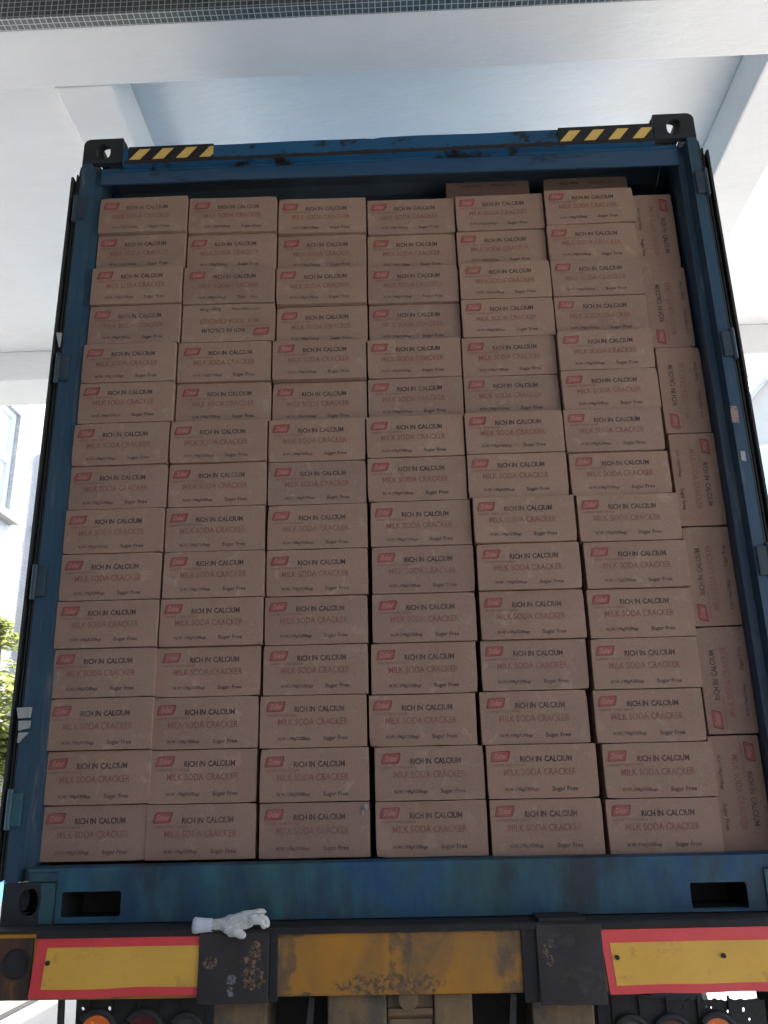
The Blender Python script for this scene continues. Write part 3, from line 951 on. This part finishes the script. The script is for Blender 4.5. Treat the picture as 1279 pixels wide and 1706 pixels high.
# lamp panels: black sheet with screw holes, lamps and stiffening ribs
def lamp_panel(xa, xb, ztop, ragged, specks, ribs):
    bm = B()
    top = []
    n = 90
    for i in range(n + 1):
        x = xa + (xb - xa) * i / n
        z = ztop + (ragged(i / n) if ragged else 0)
        top.append((x, z))
    holes = []
    for hx, hz, hw, hh in specks:
        holes.append([(hx + hw * math.cos(2 * math.pi * k / 7) * random.uniform(.7, 1.1), hz + hh * math.sin(2 * math.pi * k / 7) * random.uniform(.7, 1.1)) for k in range(7)])
    bm_plate(bm, [(xa + .01, -.47), (xb - .004, -.47)] + top[::-1], holes, 'y', -.062, -.056)
    pn = obj('lamp_panel', bm, 'chassis', tr, base=((xa + xb) / 2, -.06, -.47))
    bm = B()
    for x in ribs:
        bm_box(bm, x - .003, x + .003, -.070, -.0625, -.46, ztop - .006, .001)
    obj('panel_rib', bm, 'grime', pn)
    return pn
def lamp(pn, x, z, r, m, lit=False):
    bm = B()
    n = 28
    bm_tube(bm, [(x + r * math.cos(2 * math.pi * k / n), -.074, z + r * math.sin(2 * math.pi * k / n)) for k in range(n)], .010, 8, True)
    ring = obj('lamp', bm, 'rubber', pn, base=(x, -.074, z))
    bm = B(); bm_disc(bm, (x, -.072, z), r - .008, 'y', .012, 28)
    obj('lens', bm, m, ring)
pnl = lamp_panel(-.945, -.572, -.186, lambda u: .002 * math.sin(u * 9), [(-.925, -.211, .0055, .0055), (-.848, -.211, .006, .006), (-.70, -.214, .002, .002), (-.622, -.215, .0025, .0025)], (-.895, -.83, -.765, -.70, -.645))
lamp(pnl, -.877, -.270, .054, 'amber')
lamp(pnl, -.745, -.272, .054, 'lens_red')
lamp(pnl, -.625, -.276, .048, 'lens_dark')
def rag(u):
    return 0.0 if u < .22 else (-.017 * min(1, (u - .22) * 5) + .007 * noise.noise(Vector((u * 31, 0, 0))) + .004 * noise.noise(Vector((u * 90, 3, 0))))
pnr = lamp_panel(.545, .985, -.196, rag, [(.755, -.228, .007, .006), (.70, -.252, .004, .003), (.825, -.229, .004, .004), (.838, -.232, .003, .003), (.803, -.243, .003, .007), (.882, -.242, .0045, .0045), (.925, -.238, .005, .007), (.938, -.262, .004, .004), (.78, -.275, .003, .003)], (.565, .64, .715, .80, .885))
lamp(pnr, .845, -.296, .050, 'amber')
lamp(pnr, .72, -.300, .050, 'lens_red')
lamp(pnr, .61, -.296, .046, 'lens_dark')
bm = B()
bm_tube(bm, [(-.985, -.07, -.178), (-.982, -.07, -.24), (-.972, -.065, -.34), (-.975, -.065, -.46)], .010, 10)
obj('hanging_hose', bm, 'rubber', tr)
for args in ((1.005, 1.09, -.05, .06, -.60, -.179, .004),):
    bm = B()
    bm_box(bm, *args)
    obj('side_bracket', bm, 'chassis', tr)
# ------------------------------------------------------------------ the cartons
BW, BH, BD = .3515, .1635, .40
_dg = None
def text_bm(bm, s, x0, x1, z0, z1, mi, bold=0.0, shear=0.0, yoff=.0012, surf=None):
    """set a line of text into the box x0..x1, z0..z1 on the carton's face"""
    cu = bpy.data.curves.new('t', 'FONT')
    cu.body = s
    cu.size = 1.0
    cu.offset = bold
    cu.shear = shear
    cu.resolution_u = 2
    ob = bpy.data.objects.new('t', cu)
    COL.objects.link(ob)
    bpy.context.view_layer.update()
    me = bpy.data.meshes.new_from_object(ob.evaluated_get(bpy.context.evaluated_depsgraph_get()))
    xs = [v.co.x for v in me.vertices]; ys = [v.co.y for v in me.vertices]
    ax, bx, ay, by = min(xs), max(xs), min(ys), max(ys)
    vs = []
    for v in me.vertices:
        x = x0 + (v.co.x - ax) / (bx - ax) * (x1 - x0)
        z = z0 + (v.co.y - ay) / (by - ay) * (z1 - z0)
        vs.append(bm.verts.new((x, surf(x, z) - yoff, z)))
    for p in me.polygons:
        try:
            f = bm.faces.new([vs[i] for i in p.vertices])
            f.material_index = mi
            f.normal_update()
            if f.normal.y > 0:
                f.normal_flip()
        except ValueError:
            pass
    bpy.data.objects.remove(ob)
    bpy.data.curves.remove(cu)
    bpy.data.meshes.remove(me)

CARD_MATS = ['card', 'ink_red', 'ink_logo', 'ink_rim', 'ink_pale', 'ink_black', 'ink_small']
def carton_mesh(seed, tear=False):
    rnd = random.Random(seed)
    ph = [rnd.uniform(0, 9) for _ in range(4)]
    amp = rnd.uniform(-.005, .004)
    def surf(x, z):
        u, v = x / BW + .5, z / BH
        return amp * math.sin(math.pi * min(1, max(0, u))) * math.sin(math.pi * min(1, max(0, v))) - .0012 * math.sin(u * 5 + ph[0]) * math.sin(v * 4 + ph[1])
    bm = B()
    r = bmesh.ops.create_cube(bm, size=1)
    for v in bm.verts:
        v.co = Vector((v.co.x * BW, (v.co.y + .5) * BD, (v.co.z + .5) * BH))
    bmesh.ops.subdivide_edges(bm, edges=list(bm.edges), cuts=9, use_grid_fill=True)
    es = [e for e in bm.edges if len(e.link_faces) == 2 and e.calc_face_angle(0) > 1.0]
    for v in bm.verts:
        v.co += Vector((.0009 * noise.noise(v.co * 11 + Vector((seed, 0, 0))), 0, .0009 * noise.noise(v.co * 9 + Vector((0, seed, 0)))))
        if v.co.y < .001:
            v.co.y = surf(v.co.x, v.co.z)
    # crushed corners
    for cx, cz, a in ((-BW / 2, 0, rnd.random()), (BW / 2, 0, rnd.random()), (-BW / 2, BH, rnd.random()), (BW / 2, BH, rnd.random())):
        for v in bm.verts:
            d = math.hypot(v.co.x - cx, v.co.z - cz)
            if v.co.y < .02 and d < .03:
                k = (1 - d / .03) * a * a * .0035
                v.co += Vector((-math.copysign(k, cx), k * .7, k if cz == 0 else -k * .8))
    bmesh.ops.bevel(bm, geom=es, offset=.0014, segments=2, affect='EDGES', profile=.5)
    bmesh.ops.recalc_face_normals(bm, faces=bm.faces)
    dx, dz_, k_ = rnd.uniform(-.012, .012), rnd.uniform(-.022, .018), rnd.uniform(.985, 1.015)
    X = lambda f: -BW / 2 + (.5 + (f - .5) * k_ + dx) * BW
    Z = lambda f: BH * (1 - f - dz_)
    # emblem: a leaning rounded lozenge with a darker rim and lettering
    def lozenge(x0, x1, z0, z1, lean, mi, yo):
        pts = rrect(x0, x1, z0, z1, .0058, 4)
        pts = [(x + lean * ((z - z0) / (z1 - z0) - .5), z + .0016 * ((x - x0) / (x1 - x0) - .5)) for x, z in pts]
        f = bm.faces.new([bm.verts.new((x, surf(x, z) - yo, z)) for x, z in pts])
        f.material_index = mi
        f.normal_update()
        if f.normal.y > 0:
            f.normal_flip()
    lozenge(X(.055), X(.222), Z(.325), Z(.125), .008, 3, .0008)
    lozenge(X(.066), X(.211), Z(.310), Z(.140), .007, 2, .0012)
    text_bm(bm, 'Dubar', X(.088), X(.196), Z(.272), Z(.172), 4, .012, .25, .0016, surf)
    text_bm(bm, 'HARVEST TASTE CHOICE', X(.058), X(.368), Z(.412), Z(.368), 1, .016, 0, .0010, surf)
    text_bm(bm, 'RICH IN', X(.318), X(.512), Z(.338), Z(.226), 5, .024, 0, .0010, surf)
    text_bm(bm, 'CALCIUM', X(.540), X(.788), Z(.338), Z(.224), 5, .024, 0, .0010, surf)
    text_bm(bm, 'MILK SODA CRACKER', X(.162), X(.822), Z(.592), Z(.460), 1, .008, 0, .0010, surf)
    text_bm(bm, 'N.W.:198gX20Bags', X(.165), X(.470), Z(.892), Z(.808), 6, .020, 0, .0010, surf)
    text_bm(bm, 'Sugar Free', X(.590), X(.820), Z(.905), Z(.798), 6, .026, 0, .0010, surf)
    me = bpy.data.meshes.new('carton')
    bm.to_mesh(me)
    bm.free()
    for m in CARD_MATS:
        me.materials.append(MAT[m])
    return me

VARIANTS = [carton_mesh(s) for s in (3, 11, 27, 42, 58, 71, 83, 97, 104, 118, 131, 149)]
ORD = ['first', 'second', 'third', 'fourth', 'fifth', 'sixth', 'seventh', 'eighth', 'ninth', 'tenth', 'eleventh', 'twelfth', 'thirteenth', 'fourteenth', 'top']
def carton(me, x, y, z, h, turn, roll, label, group):
    """roll 0 upright, 180 upside down, +-90 on end; x, y, z is the middle of the front face's lower edge"""
    o = bpy.data.objects.new('carton', me)
    COL.objects.link(o)
    s = Matrix.Diagonal((.990, 1, h / BH * .994, 1))
    up = {0: Matrix.Identity(4), 180: Matrix.Translation((0, 0, h)) @ Matrix.Rotation(math.pi, 4, 'Y'),
          90: Matrix.Translation((-h / 2, 0, BW / 2)) @ Matrix.Rotation(math.pi / 2, 4, 'Y'),
          -90: Matrix.Translation((h / 2, 0, BW / 2)) @ Matrix.Rotation(-math.pi / 2, 4, 'Y')}[roll]
    o.matrix_world = Matrix.Translation((x, y, z + GZ)) @ Matrix.Rotation(turn, 4, 'Z') @ up @ s
    return tag(o, label, 'carton', group)

CARTONS = [  # layer, column, x, y, base z, height, turn
    (0,0,-0.987,0.084,0.1705,0.1675,-0.011), (0,1,-0.644,0.079,0.1690,0.1657,-0.004), (0,2,-0.284,0.078,0.1670,0.1651,-0.001),
    (0,3,0.083,0.077,0.1640,0.1646,0.000), (0,4,0.442,0.079,0.1610,0.1664,0.002), (0,5,0.803,0.076,0.1580,0.1636,0.003),
    (1,0,-0.987,0.073,0.3392,0.1670,-0.006), (1,1,-0.644,0.076,0.3359,0.1659,-0.003), (1,2,-0.284,0.070,0.3333,0.1644,0.001),
    (1,3,0.083,0.079,0.3298,0.1659,0.001), (1,4,0.440,0.074,0.3286,0.1644,0.000), (1,5,0.809,0.080,0.3228,0.1673,0.001),
    (2,0,-0.987,0.059,0.5074,0.1659,-0.004), (2,1,-0.643,0.072,0.5030,0.1660,-0.004), (2,2,-0.289,0.073,0.4989,0.1669,0.003),
    (2,3,0.067,0.083,0.4969,0.1642,0.002), (2,4,0.429,0.084,0.4943,0.1690,0.004), (2,5,0.797,0.078,0.4913,0.1673,-0.002),
    (3,0,-0.987,0.056,0.6745,0.1615,-0.004), (3,1,-0.640,0.070,0.6702,0.1637,-0.004), (3,2,-0.282,0.074,0.6670,0.1647,0.000),
    (3,3,0.077,0.077,0.6623,0.1675,0.001), (3,4,0.441,0.079,0.6645,0.1648,0.005), (3,5,0.803,0.071,0.6598,0.1654,-0.000),
    (4,0,-0.987,0.049,0.8372,0.1611,-0.002), (4,1,-0.634,0.056,0.8352,0.1628,-0.003), (4,2,-0.280,0.070,0.8329,0.1644,-0.001),
    (4,3,0.084,0.070,0.8310,0.1649,0.004), (4,4,0.446,0.068,0.8305,0.1647,0.005), (4,5,0.807,0.074,0.8264,0.1657,0.006),
    (5,0,-0.987,0.048,0.9995,0.1641,-0.004), (5,1,-0.631,0.052,0.9992,0.1624,0.003), (5,2,-0.277,0.064,0.9985,0.1628,-0.002),
    (5,3,0.086,0.066,0.9970,0.1642,0.005), (5,4,0.445,0.056,0.9964,0.1620,0.001), (5,5,0.810,0.064,0.9933,0.1626,0.005),
    (6,0,-0.987,0.045,1.1648,0.1612,-0.002), (6,1,-0.634,0.056,1.1628,0.1635,-0.003), (6,2,-0.276,0.063,1.1626,0.1619,0.001),
    (6,3,0.084,0.063,1.1625,0.1629,0.004), (6,4,0.441,0.045,1.1595,0.1656,0.008), (6,5,0.801,0.059,1.1571,0.1682,0.013),
    (7,0,-0.986,0.050,1.3272,0.1638,-0.003), (7,1,-0.632,0.055,1.3275,0.1626,-0.004), (7,2,-0.278,0.065,1.3257,0.1619,0.011),
    (7,3,0.076,0.063,1.3265,0.1639,0.004), (7,4,0.430,0.056,1.3263,0.1636,0.007), (7,5,0.790,0.069,1.3265,0.1605,0.006),
    (8,0,-0.987,0.043,1.4921,0.1632,-0.001), (8,1,-0.633,0.045,1.4913,0.1618,0.007), (8,2,-0.279,0.062,1.4888,0.1641,0.004),
    (8,3,0.075,0.059,1.4916,0.1600,-0.001), (8,4,0.429,0.052,1.4911,0.1602,-0.003), (8,5,0.783,0.058,1.4882,0.1640,0.009),
    (9,0,-0.980,0.042,1.6565,0.1618,0.000), (9,1,-0.626,0.070,1.6543,0.1614,0.013), (9,2,-0.272,0.090,1.6540,0.1608,0.012),
    (9,3,0.082,0.088,1.6528,0.1640,-0.004), (9,4,0.436,0.091,1.6524,0.1622,0.004), (9,5,0.790,0.067,1.6534,0.1604,-0.003),
    (10,0,-0.980,0.041,1.8195,0.1624,0.009), (10,1,-0.626,0.058,1.8169,0.1645,0.010), (10,2,-0.272,0.064,1.8160,0.1626,0.014),
    (10,3,0.082,0.084,1.8179,0.1613,0.006), (10,4,0.436,0.093,1.8158,0.1627,-0.013), (10,5,0.790,0.069,1.8150,0.1629,0.003),
    (11,0,-0.973,0.046,1.9831,0.1636,0.002), (11,1,-0.619,0.061,1.9826,0.1613,0.015), (11,2,-0.265,0.101,1.9799,0.1637,0.008),
    (11,3,0.089,0.109,1.9804,0.1617,0.015), (11,4,0.443,0.092,1.9797,0.1628,0.009), (11,5,0.797,0.101,1.9790,0.1643,0.010),
    (12,0,-0.974,0.035,2.1479,0.1627,0.003), (12,1,-0.620,0.053,2.1451,0.1630,0.015), (12,2,-0.266,0.080,2.1447,0.1629,0.013),
    (12,3,0.088,0.095,2.1433,0.1631,0.013), (12,4,0.443,0.090,2.1437,0.1625,0.006), (12,5,0.796,0.096,2.1445,0.1614,0.006),
    (13,0,-0.974,0.059,2.3117,0.1625,0.003), (13,1,-0.620,0.077,2.3093,0.1633,0.013), (13,2,-0.266,0.105,2.3088,0.1623,0.013),
    (13,3,0.088,0.126,2.3076,0.1625,0.013), (13,4,0.442,0.119,2.3074,0.1614,0.004), (13,5,0.796,0.102,2.3071,0.1641,0.011),
    (14,0,-0.972,0.041,2.4755,0.1634,0.004), (14,1,-0.618,0.063,2.4737,0.1630,0.018), (14,2,-0.264,0.089,2.4724,0.1629,0.025),
    (14,3,0.090,0.116,2.4713,0.1624,0.014), (14,4,0.444,0.112,2.4700,0.1641,0.006), (14,5,0.798,0.098,2.4724,0.1617,-0.007),
]
rv = random.Random(5)
COLW = ['first', 'second', 'third', 'fourth', 'fifth', 'sixth']
for layer, c, x, y, z, h, turn in CARTONS:
    where = ('bottom' if layer == 0 else ORD[layer]) + ' layer'
    upside = (layer == 11 and c == 1)
    torn = (layer == 0 and c == 2)
    if upside:
        lab = 'brown cracker carton stacked upside down, its print inverted, in the twelfth layer'
    elif torn:
        lab = 'brown cracker carton torn at its upper right corner, on the container floor'
    else:
        lab = 'brown cracker carton, %s from the container\'s left post, in the %s from the floor' % (COLW[c], where) if 0 < layer < 14 else \
              'brown cracker carton, %s from the container\'s left post, in the %s' % (COLW[c], where)
    o = carton(VARIANTS[rv.randrange(12)], x, y, z, h, turn, 180 if upside else 0, lab, 'cartons stacked across the open container')
    if torn:
        bm = B()
        bm_prism(bm, [(.150, .142), (.166, .156), (.172, .150), (.168, .134), (.160, .148)], 'y', -.006, -.0025)
        bm_prism(bm, [(.150, .125), (.156, .140), (.159, .139), (.154, .122)], 'y', -.005, -.0025)
        fl = obj('torn_flap', bm, 'white_plastic')
        fl.parent = o
        fl.location = (0, 0, 0)

UPRIGHT = [  # x, y, roll: on end beside the right post, from the floor up
    (1.066, .134, 90), (1.070, .126, -90), (1.072, .128, -90), (1.070, .124, 90), (1.066, .128, -90), (1.058, .134, -90), (1.056, .150, 90)]
zz = .1585
for i, (x, y, roll) in enumerate(UPRIGHT):
    lab = 'brown cracker carton stood on end beside the right post, %s' % ['on the floor', 'second up from the floor', 'third up from the floor', 'fourth up from the floor', 'fifth up from the floor', 'second down from the top', 'topmost of seven'][i]
    carton(VARIANTS[(i * 5 + 1) % 12], x, y - .010, zz, BH, .004 * (i % 3 - 1), roll, lab, 'cartons stood on end beside the right post')
    zz += BW + .0012
for x, tz, lab in ((.418, 4, 'brown carton lying set back on top of the fifth stack, under the header'), (.826, 5, 'brown carton lying set back on top of the sixth stack, under the header')):
    t = [q for q in CARTONS if q[0] == 14 and q[1] == tz][0]
    carton(VARIANTS[tz - 2], x, .235, t[4] + t[5] + .002, .163, .01, 180, lab, 'cartons lying on top of the stacks')

# ------------------------------------------------------------------ the cotton glove on the trailer beam
gl = thing('work_glove', (-.50, YF, .0), 'white cotton work glove lying crumpled on the trailer beam, cuff to the left', 'glove')
def skin_mesh(name, chains, flatten, m, parent):
    """one continuous surface: round-ended tapering limbs fused by a voxel remesh, then creased like limp cloth"""
    pts = []
    for start, ch in chains:
        pts += ch
    pts = [(p, r * .78) for p, r in pts]
    chains = [(st, [(p, r * .78) for p, r in ch]) for st, ch in chains]
    bm = B()
    k0 = 0
    for start, ch in chains:
        seq = ([pts[start]] if start is not None else []) + ch
        P_, R_ = [], []
        for (p, r), (q, t) in zip(seq, seq[1:]):
            for i in range(5):
                f = i / 5
                P_.append(Vector(p).lerp(Vector(q), f)); R_.append(r + (t - r) * f)
        P_.append(Vector(seq[-1][0])); R_.append(seq[-1][1])
        d0, d1 = (P_[0] - P_[1]).normalized(), (P_[-1] - P_[-2]).normalized()
        for ang in (30, 55, 75, 88):
            c, n = math.cos(R(ang)), math.sin(R(ang))
            P_.insert(0, Vector(seq[0][0]) + d0 * R_[R_.index(max(R_[0], .0001))] * 0 + d0 * seq[0][1] * n); R_.insert(0, max(.0008, seq[0][1] * c))
            P_.append(Vector(seq[-1][0]) + d1 * seq[-1][1] * n); R_.append(max(.0008, seq[-1][1] * c))
        bm_tube(bm, P_, R_, 16)
    yc = parent['_base'][1] - .012
    for v in bm.verts:
        v.co.y = yc + (v.co.y - yc) * (.62 + .38 * flatten)
        v.co -= Vector(parent['_base'])
    bmesh.ops.recalc_face_normals(bm, faces=bm.faces)
    me = bpy.data.meshes.new(name)
    bm.to_mesh(me)
    bm.free()
    o = bpy.data.objects.new(name, me)
    COL.objects.link(o)
    rm = o.modifiers.new('remesh', 'REMESH')
    rm.mode = 'VOXEL'
    rm.voxel_size = .0017
    sm = o.modifiers.new('smooth', 'SMOOTH')
    sm.factor = .5
    sm.iterations = 8
    bpy.context.view_layer.update()
    me2 = bpy.data.meshes.new_from_object(o.evaluated_get(bpy.context.evaluated_depsgraph_get()))
    nrm = [v.normal.copy() for v in me2.vertices]
    for v, n in zip(me2.vertices, nrm):
        q = Vector((v.co.x * 26 + v.co.z * 22, v.co.y * 26, v.co.z * 80 - v.co.x * 22))
        v.co += n * (.0045 * abs(noise.noise(q)) - .0012 + .0016 * noise.noise(v.co * 55) + .0004 * noise.noise(v.co * 420)) + Vector((0, .3, 1)) * (.0035 * noise.noise(v.co * 26))
    for p in me2.polygons:
        p.use_smooth = True
    bpy.data.objects.remove(o)
    me2.materials.append(MAT[m])
    o2 = bpy.data.objects.new(name, me2)
    COL.objects.link(o2)
    o2.parent = parent
    o2['_base'] = parent['_base']
    return o2
y = YF - .012
skin_mesh('glove_body', [
    (None, [((-.575, y, .008), .0135), ((-.545, y, .009), .0160), ((-.512, y, .012), .022), ((-.488, y - .004, .018), .026)]),
    (3, [((-.462, y - .006, .030), .017), ((-.440, y - .006, .036), .014), ((-.418, y - .002, .041), .0125), ((-.404, y + .002, .040), .010)]),          # first finger
    (3, [((-.457, y - .012, .024), .016), ((-.432, y - .017, .026), .015), ((-.408, y - .018, .027), .0135), ((-.394, y - .016, .019), .012), ((-.390, y - .012, .006), .010)]),   # second
    (3, [((-.456, y - .010, .020), .014), ((-.428, y - .022, .020), .0125), ((-.406, y - .024, .015), .0115), ((-.399, y - .018, .003), .009)]),         # third
    (3, [((-.470, y - .016, .005), .013), ((-.450, y - .020, .006), .010), ((-.436, y - .022, .009), .008)]),                                             # little finger folded
    (2, [((-.500, y - .012, -.002), .020), ((-.480, y - .016, -.011), .020), ((-.462, y - .016, -.017), .017)]),                                         # thumb hanging over the edge
], .75, 'cotton', gl)
bm = B()
n = 20
rings = []
for x, rz, ry in ((-.601, .017, .010), (-.599, .0215, .0135), (-.588, .0195, .0140), (-.574, .0180, .0138), (-.561, .0170, .0130), (-.548, .0160, .0115)):
    rings.append([bm.verts.new((x + .004 * math.sin(3 * k), y + ry * math.sin(2 * math.pi * k / n), .008 + (rz + .0015 * (k % 2)) * math.cos(2 * math.pi * k / n))) for k in range(n)])
for A, C_ in zip(rings, rings[1:]):
    for k in range(n):
        bm.faces.new((A[k], A[(k + 1) % n], C_[(k + 1) % n], C_[k]))
bm.faces.new(rings[0])
bm.faces.new(rings[-1][::-1])
obj('cuff', bm, 'cuff', gl, smooth=True)

# ------------------------------------------------------------------ beyond the canopy
tb = thing('tiled_building', (-5.5, 6.5, -GZ), 'white mosaic tiled building with tall framed windows beyond the container\'s left side', 'building')
bm = B()
WX = -5.0
# wall slab with window openings, facing the yard
wins = [(2.2, 3.9), (5.6, 7.42)]
holes = [[(a, 3.86), (b, 3.86), (b, 5.25), (a, 5.25)] for a, b in wins] + [[(a, .4), (b, .4), (b, 1.6), (a, 1.6)] for a, b in wins]
bm_plate(bm, [(3.8, -GZ), (9.0, -GZ), (9.0, 7.5), (3.8, 7.5)], [h for h, (a, b) in zip(holes, wins + wins) if a > 3.8], 'x', WX, WX - .25)
bm_box(bm, -9.0, WX - .251, 8.75, 9.0, -GZ, 7.5)
bm_box(bm, -9.0, WX - .251, 3.8, 4.05, -GZ, 7.5)
obj('wall', bm, 'mosaic_white', tb)
bm = B(); bm_box(bm, -9.0, WX + .15, 3.7, 9.1, 7.501, 7.7)
obj('roof', bm, 'render_white', tb)
for z0, z1 in ((3.86, 5.25), (.4, 1.6)):
    for a, b in wins[1:]:
        bm = B()
        f = .07
        bm_box(bm, WX - .13, WX - .06, a, b, z1 - f, z1)
        bm_box(bm, WX - .13, WX - .06, a, b, z0, z0 + f)
        zm = z0 + (z1 - z0) * .52
        for y_ in (a, (a + b) / 2 - f / 2, b - f):
            bm_box(bm, WX - .13, WX - .06, y_, y_ + f, z0 + f, z1 - f)
        bm_box(bm, WX - .128, WX - .058, a + f, (a + b) / 2 - f / 2, zm - .035, zm + .035)
        bm_box(bm, WX - .128, WX - .058, (a + b) / 2 + f / 2, b - f, zm - .035, zm + .035)
        w = obj('window', bm, 'frame_white', tb, base=(WX, a, z0))
        bm = B(); bm_box(bm, WX - .10, WX - .09, a + .03, b - .03, z0 + .03, z1 - .03)
        obj('pane', bm, 'glass', w)
        bm = B(); bm_box(bm, WX + .001, WX + .10, a - .1, b + .1, z0 - .09, z0 - .002)
        obj('sill', bm, 'render_white', w)
bm = B()
bm_tube(bm, [(WX + .09, 8.15, -GZ), (WX + .09, 8.15, 5.0), (WX + .09, 8.15, 5.05), (WX + .3, 8.15, 5.25)], .055, 12)
for z in (1.0, 2.4, 3.9):
    bm_box(bm, WX + .001, WX + .16, 8.08, 8.22, z, z + .03)
obj('downpipe', bm, 'render_white', tb, smooth=False)

def leaves(bm, c, rad, n, size, seed):
    rnd = random.Random(seed)
    lobes = [(Vector((rnd.uniform(-.6, .6) * rad[0], rnd.uniform(-.6, .6) * rad[1], rnd.uniform(-.65, .65) * rad[2])), rnd.uniform(.3, .55)) for _ in range(9)]
    for _ in range(n):
        l, s = lobes[rnd.randrange(len(lobes))]
        d = Vector((rnd.gauss(0, 1), rnd.gauss(0, 1), rnd.gauss(0, 1))).normalized() * (rnd.random() ** .4)
        p = Vector(c) + l + Vector((d.x * rad[0] * s, d.y * rad[1] * s, d.z * rad[2] * s))
        q = Matrix.Rotation(rnd.uniform(0, 6.28), 3, 'Z') @ Matrix.Rotation(rnd.uniform(-1.1, 1.1), 3, 'X')
        w = size * rnd.uniform(.6, 1.3)
        vs = [bm.verts.new(p + q @ Vector(v)) for v in ((-w, 0, 0), (0, -w * .45, w * .12), (w * 1.1, 0, 0), (0, w * .45, w * .12))]
        bm.faces.new(vs)

def tree(name, base, crown_c, rad, n, size, seed, label, cat, group=None):
    t = thing(name, base, label, cat, group)
    bm = B()
    b = Vector(base); c = Vector(crown_c)
    bm_tube(bm, [b, b.lerp(c, .45) + Vector((.05, .03, 0)), c + Vector((0, 0, rad[2] * .3))], [.09, .065, .02], 10)
    rnd = random.Random(seed)
    for k in range(6):
        a = k * 1.1
        s = b.lerp(c, .5 + .07 * k)
        bm_tube(bm, [s, s + Vector((math.cos(a) * rad[0] * .4, math.sin(a) * rad[1] * .4, rad[2] * .3)), s + Vector((math.cos(a) * rad[0] * .75, math.sin(a) * rad[1] * .75, rad[2] * .45))], [.04, .025, .008], 7)
    obj('trunk', bm, 'bark', t)
    bm = B(); leaves(bm, crown_c, rad, n, size, seed)
    obj('crown', bm, 'leaf', t)
    return t
tree('garden_tree', (-4.35, 7.6, -GZ), (-4.45, 7.35, 1.05), (.5, .8, .95), 3800, .055, 4, 'leafy yellow green tree standing before the white tiled building', 'tree')
tree('climbing_shrub', (-4.8, 7.2, -GZ), (-4.78, 7.1, 2.35), (.16, .7, .22), 700, .045, 9, 'thin straggly shrub against the tiled wall below the window', 'shrub')

bn = thing('waste_bin', (-4.75, 6.9, -GZ), 'sky blue plastic bin with a green base beyond the trailer\'s left side', 'bin')
bm = B()
bm_prism(bm, [(-5.0, -.62), (-4.44, -.62), (-4.40, -.33), (-4.96, -.33)], 'y', 6.6, 7.15)
obj('bin_body', bm, 'bin_blue', bn)
bm = B(); bm_box(bm, -4.985, -4.37, 6.56, 7.19, -.329, -.25, .02)
obj('bin_lid', bm, 'bin_blue', bn)
bm = B()
bm_prism(bm, [(-4.95, -1.199), (-4.50, -1.199), (-4.445, -.622), (-4.985, -.622)], 'y', 6.62, 7.13)
obj('bin_base', bm, 'bin_green', bn)

hs = thing('gabled_house', (8.0, 15.5, -GZ), 'white gabled house with an arched window beyond the container\'s right side', 'house')
bm = B()
prof = [(6.3, -GZ), (11.0, -GZ), (11.0, 7.1), (8.65, 9.6), (6.3, 7.1)]
arch = [(7.45 + .8 * math.cos(R(a)), 6.35 + .8 * math.sin(R(a))) for a in range(0, 181, 15)] + [(6.65, 4.2), (8.25, 4.2)]
bm_plate(bm, prof, [arch], 'y', 14.0, 14.25)
bm_box(bm, 6.3, 6.55, 14.251, 18, -GZ, 7.09)
bm_box(bm, 10.75, 11.0, 14.251, 18, -GZ, 7.09)
obj('wall', bm, 'render_white', hs)
bm = B()
for s in (-1, 1):
    bm_prism(bm, [(8.65, 9.62), (8.65 + s * 2.6, 6.85), (8.65 + s * 2.6, 6.99), (8.65, 9.78)], 'y', 13.8, 18.1)
obj('roof', bm, 'render_white', hs)
bm = B()
ai = [(7.45 + .72 * math.cos(R(a)), 6.35 + .72 * math.sin(R(a))) for a in range(0, 181, 15)] + [(6.73, 4.28), (8.17, 4.28)]
bm_plate(bm, arch, [ai], 'y', 13.97, 14.1)
bm_box(bm, 6.74, 8.16, 14.0, 14.08, 6.3, 6.37)
for x in (7.1, 7.75):
    bm_box(bm, x, x + .05, 14.0, 14.08, 4.29, 6.295)
hw = obj('window', bm, 'frame_white', hs, base=(7.45, 14, 4.2))
bm = B(); bm_prism(bm, ai, 'y', 14.05, 14.07)
obj('pane', bm, 'glass', hw)

for o in list(SC.objects):
    if '_base' in o.keys():
        del o['_base']
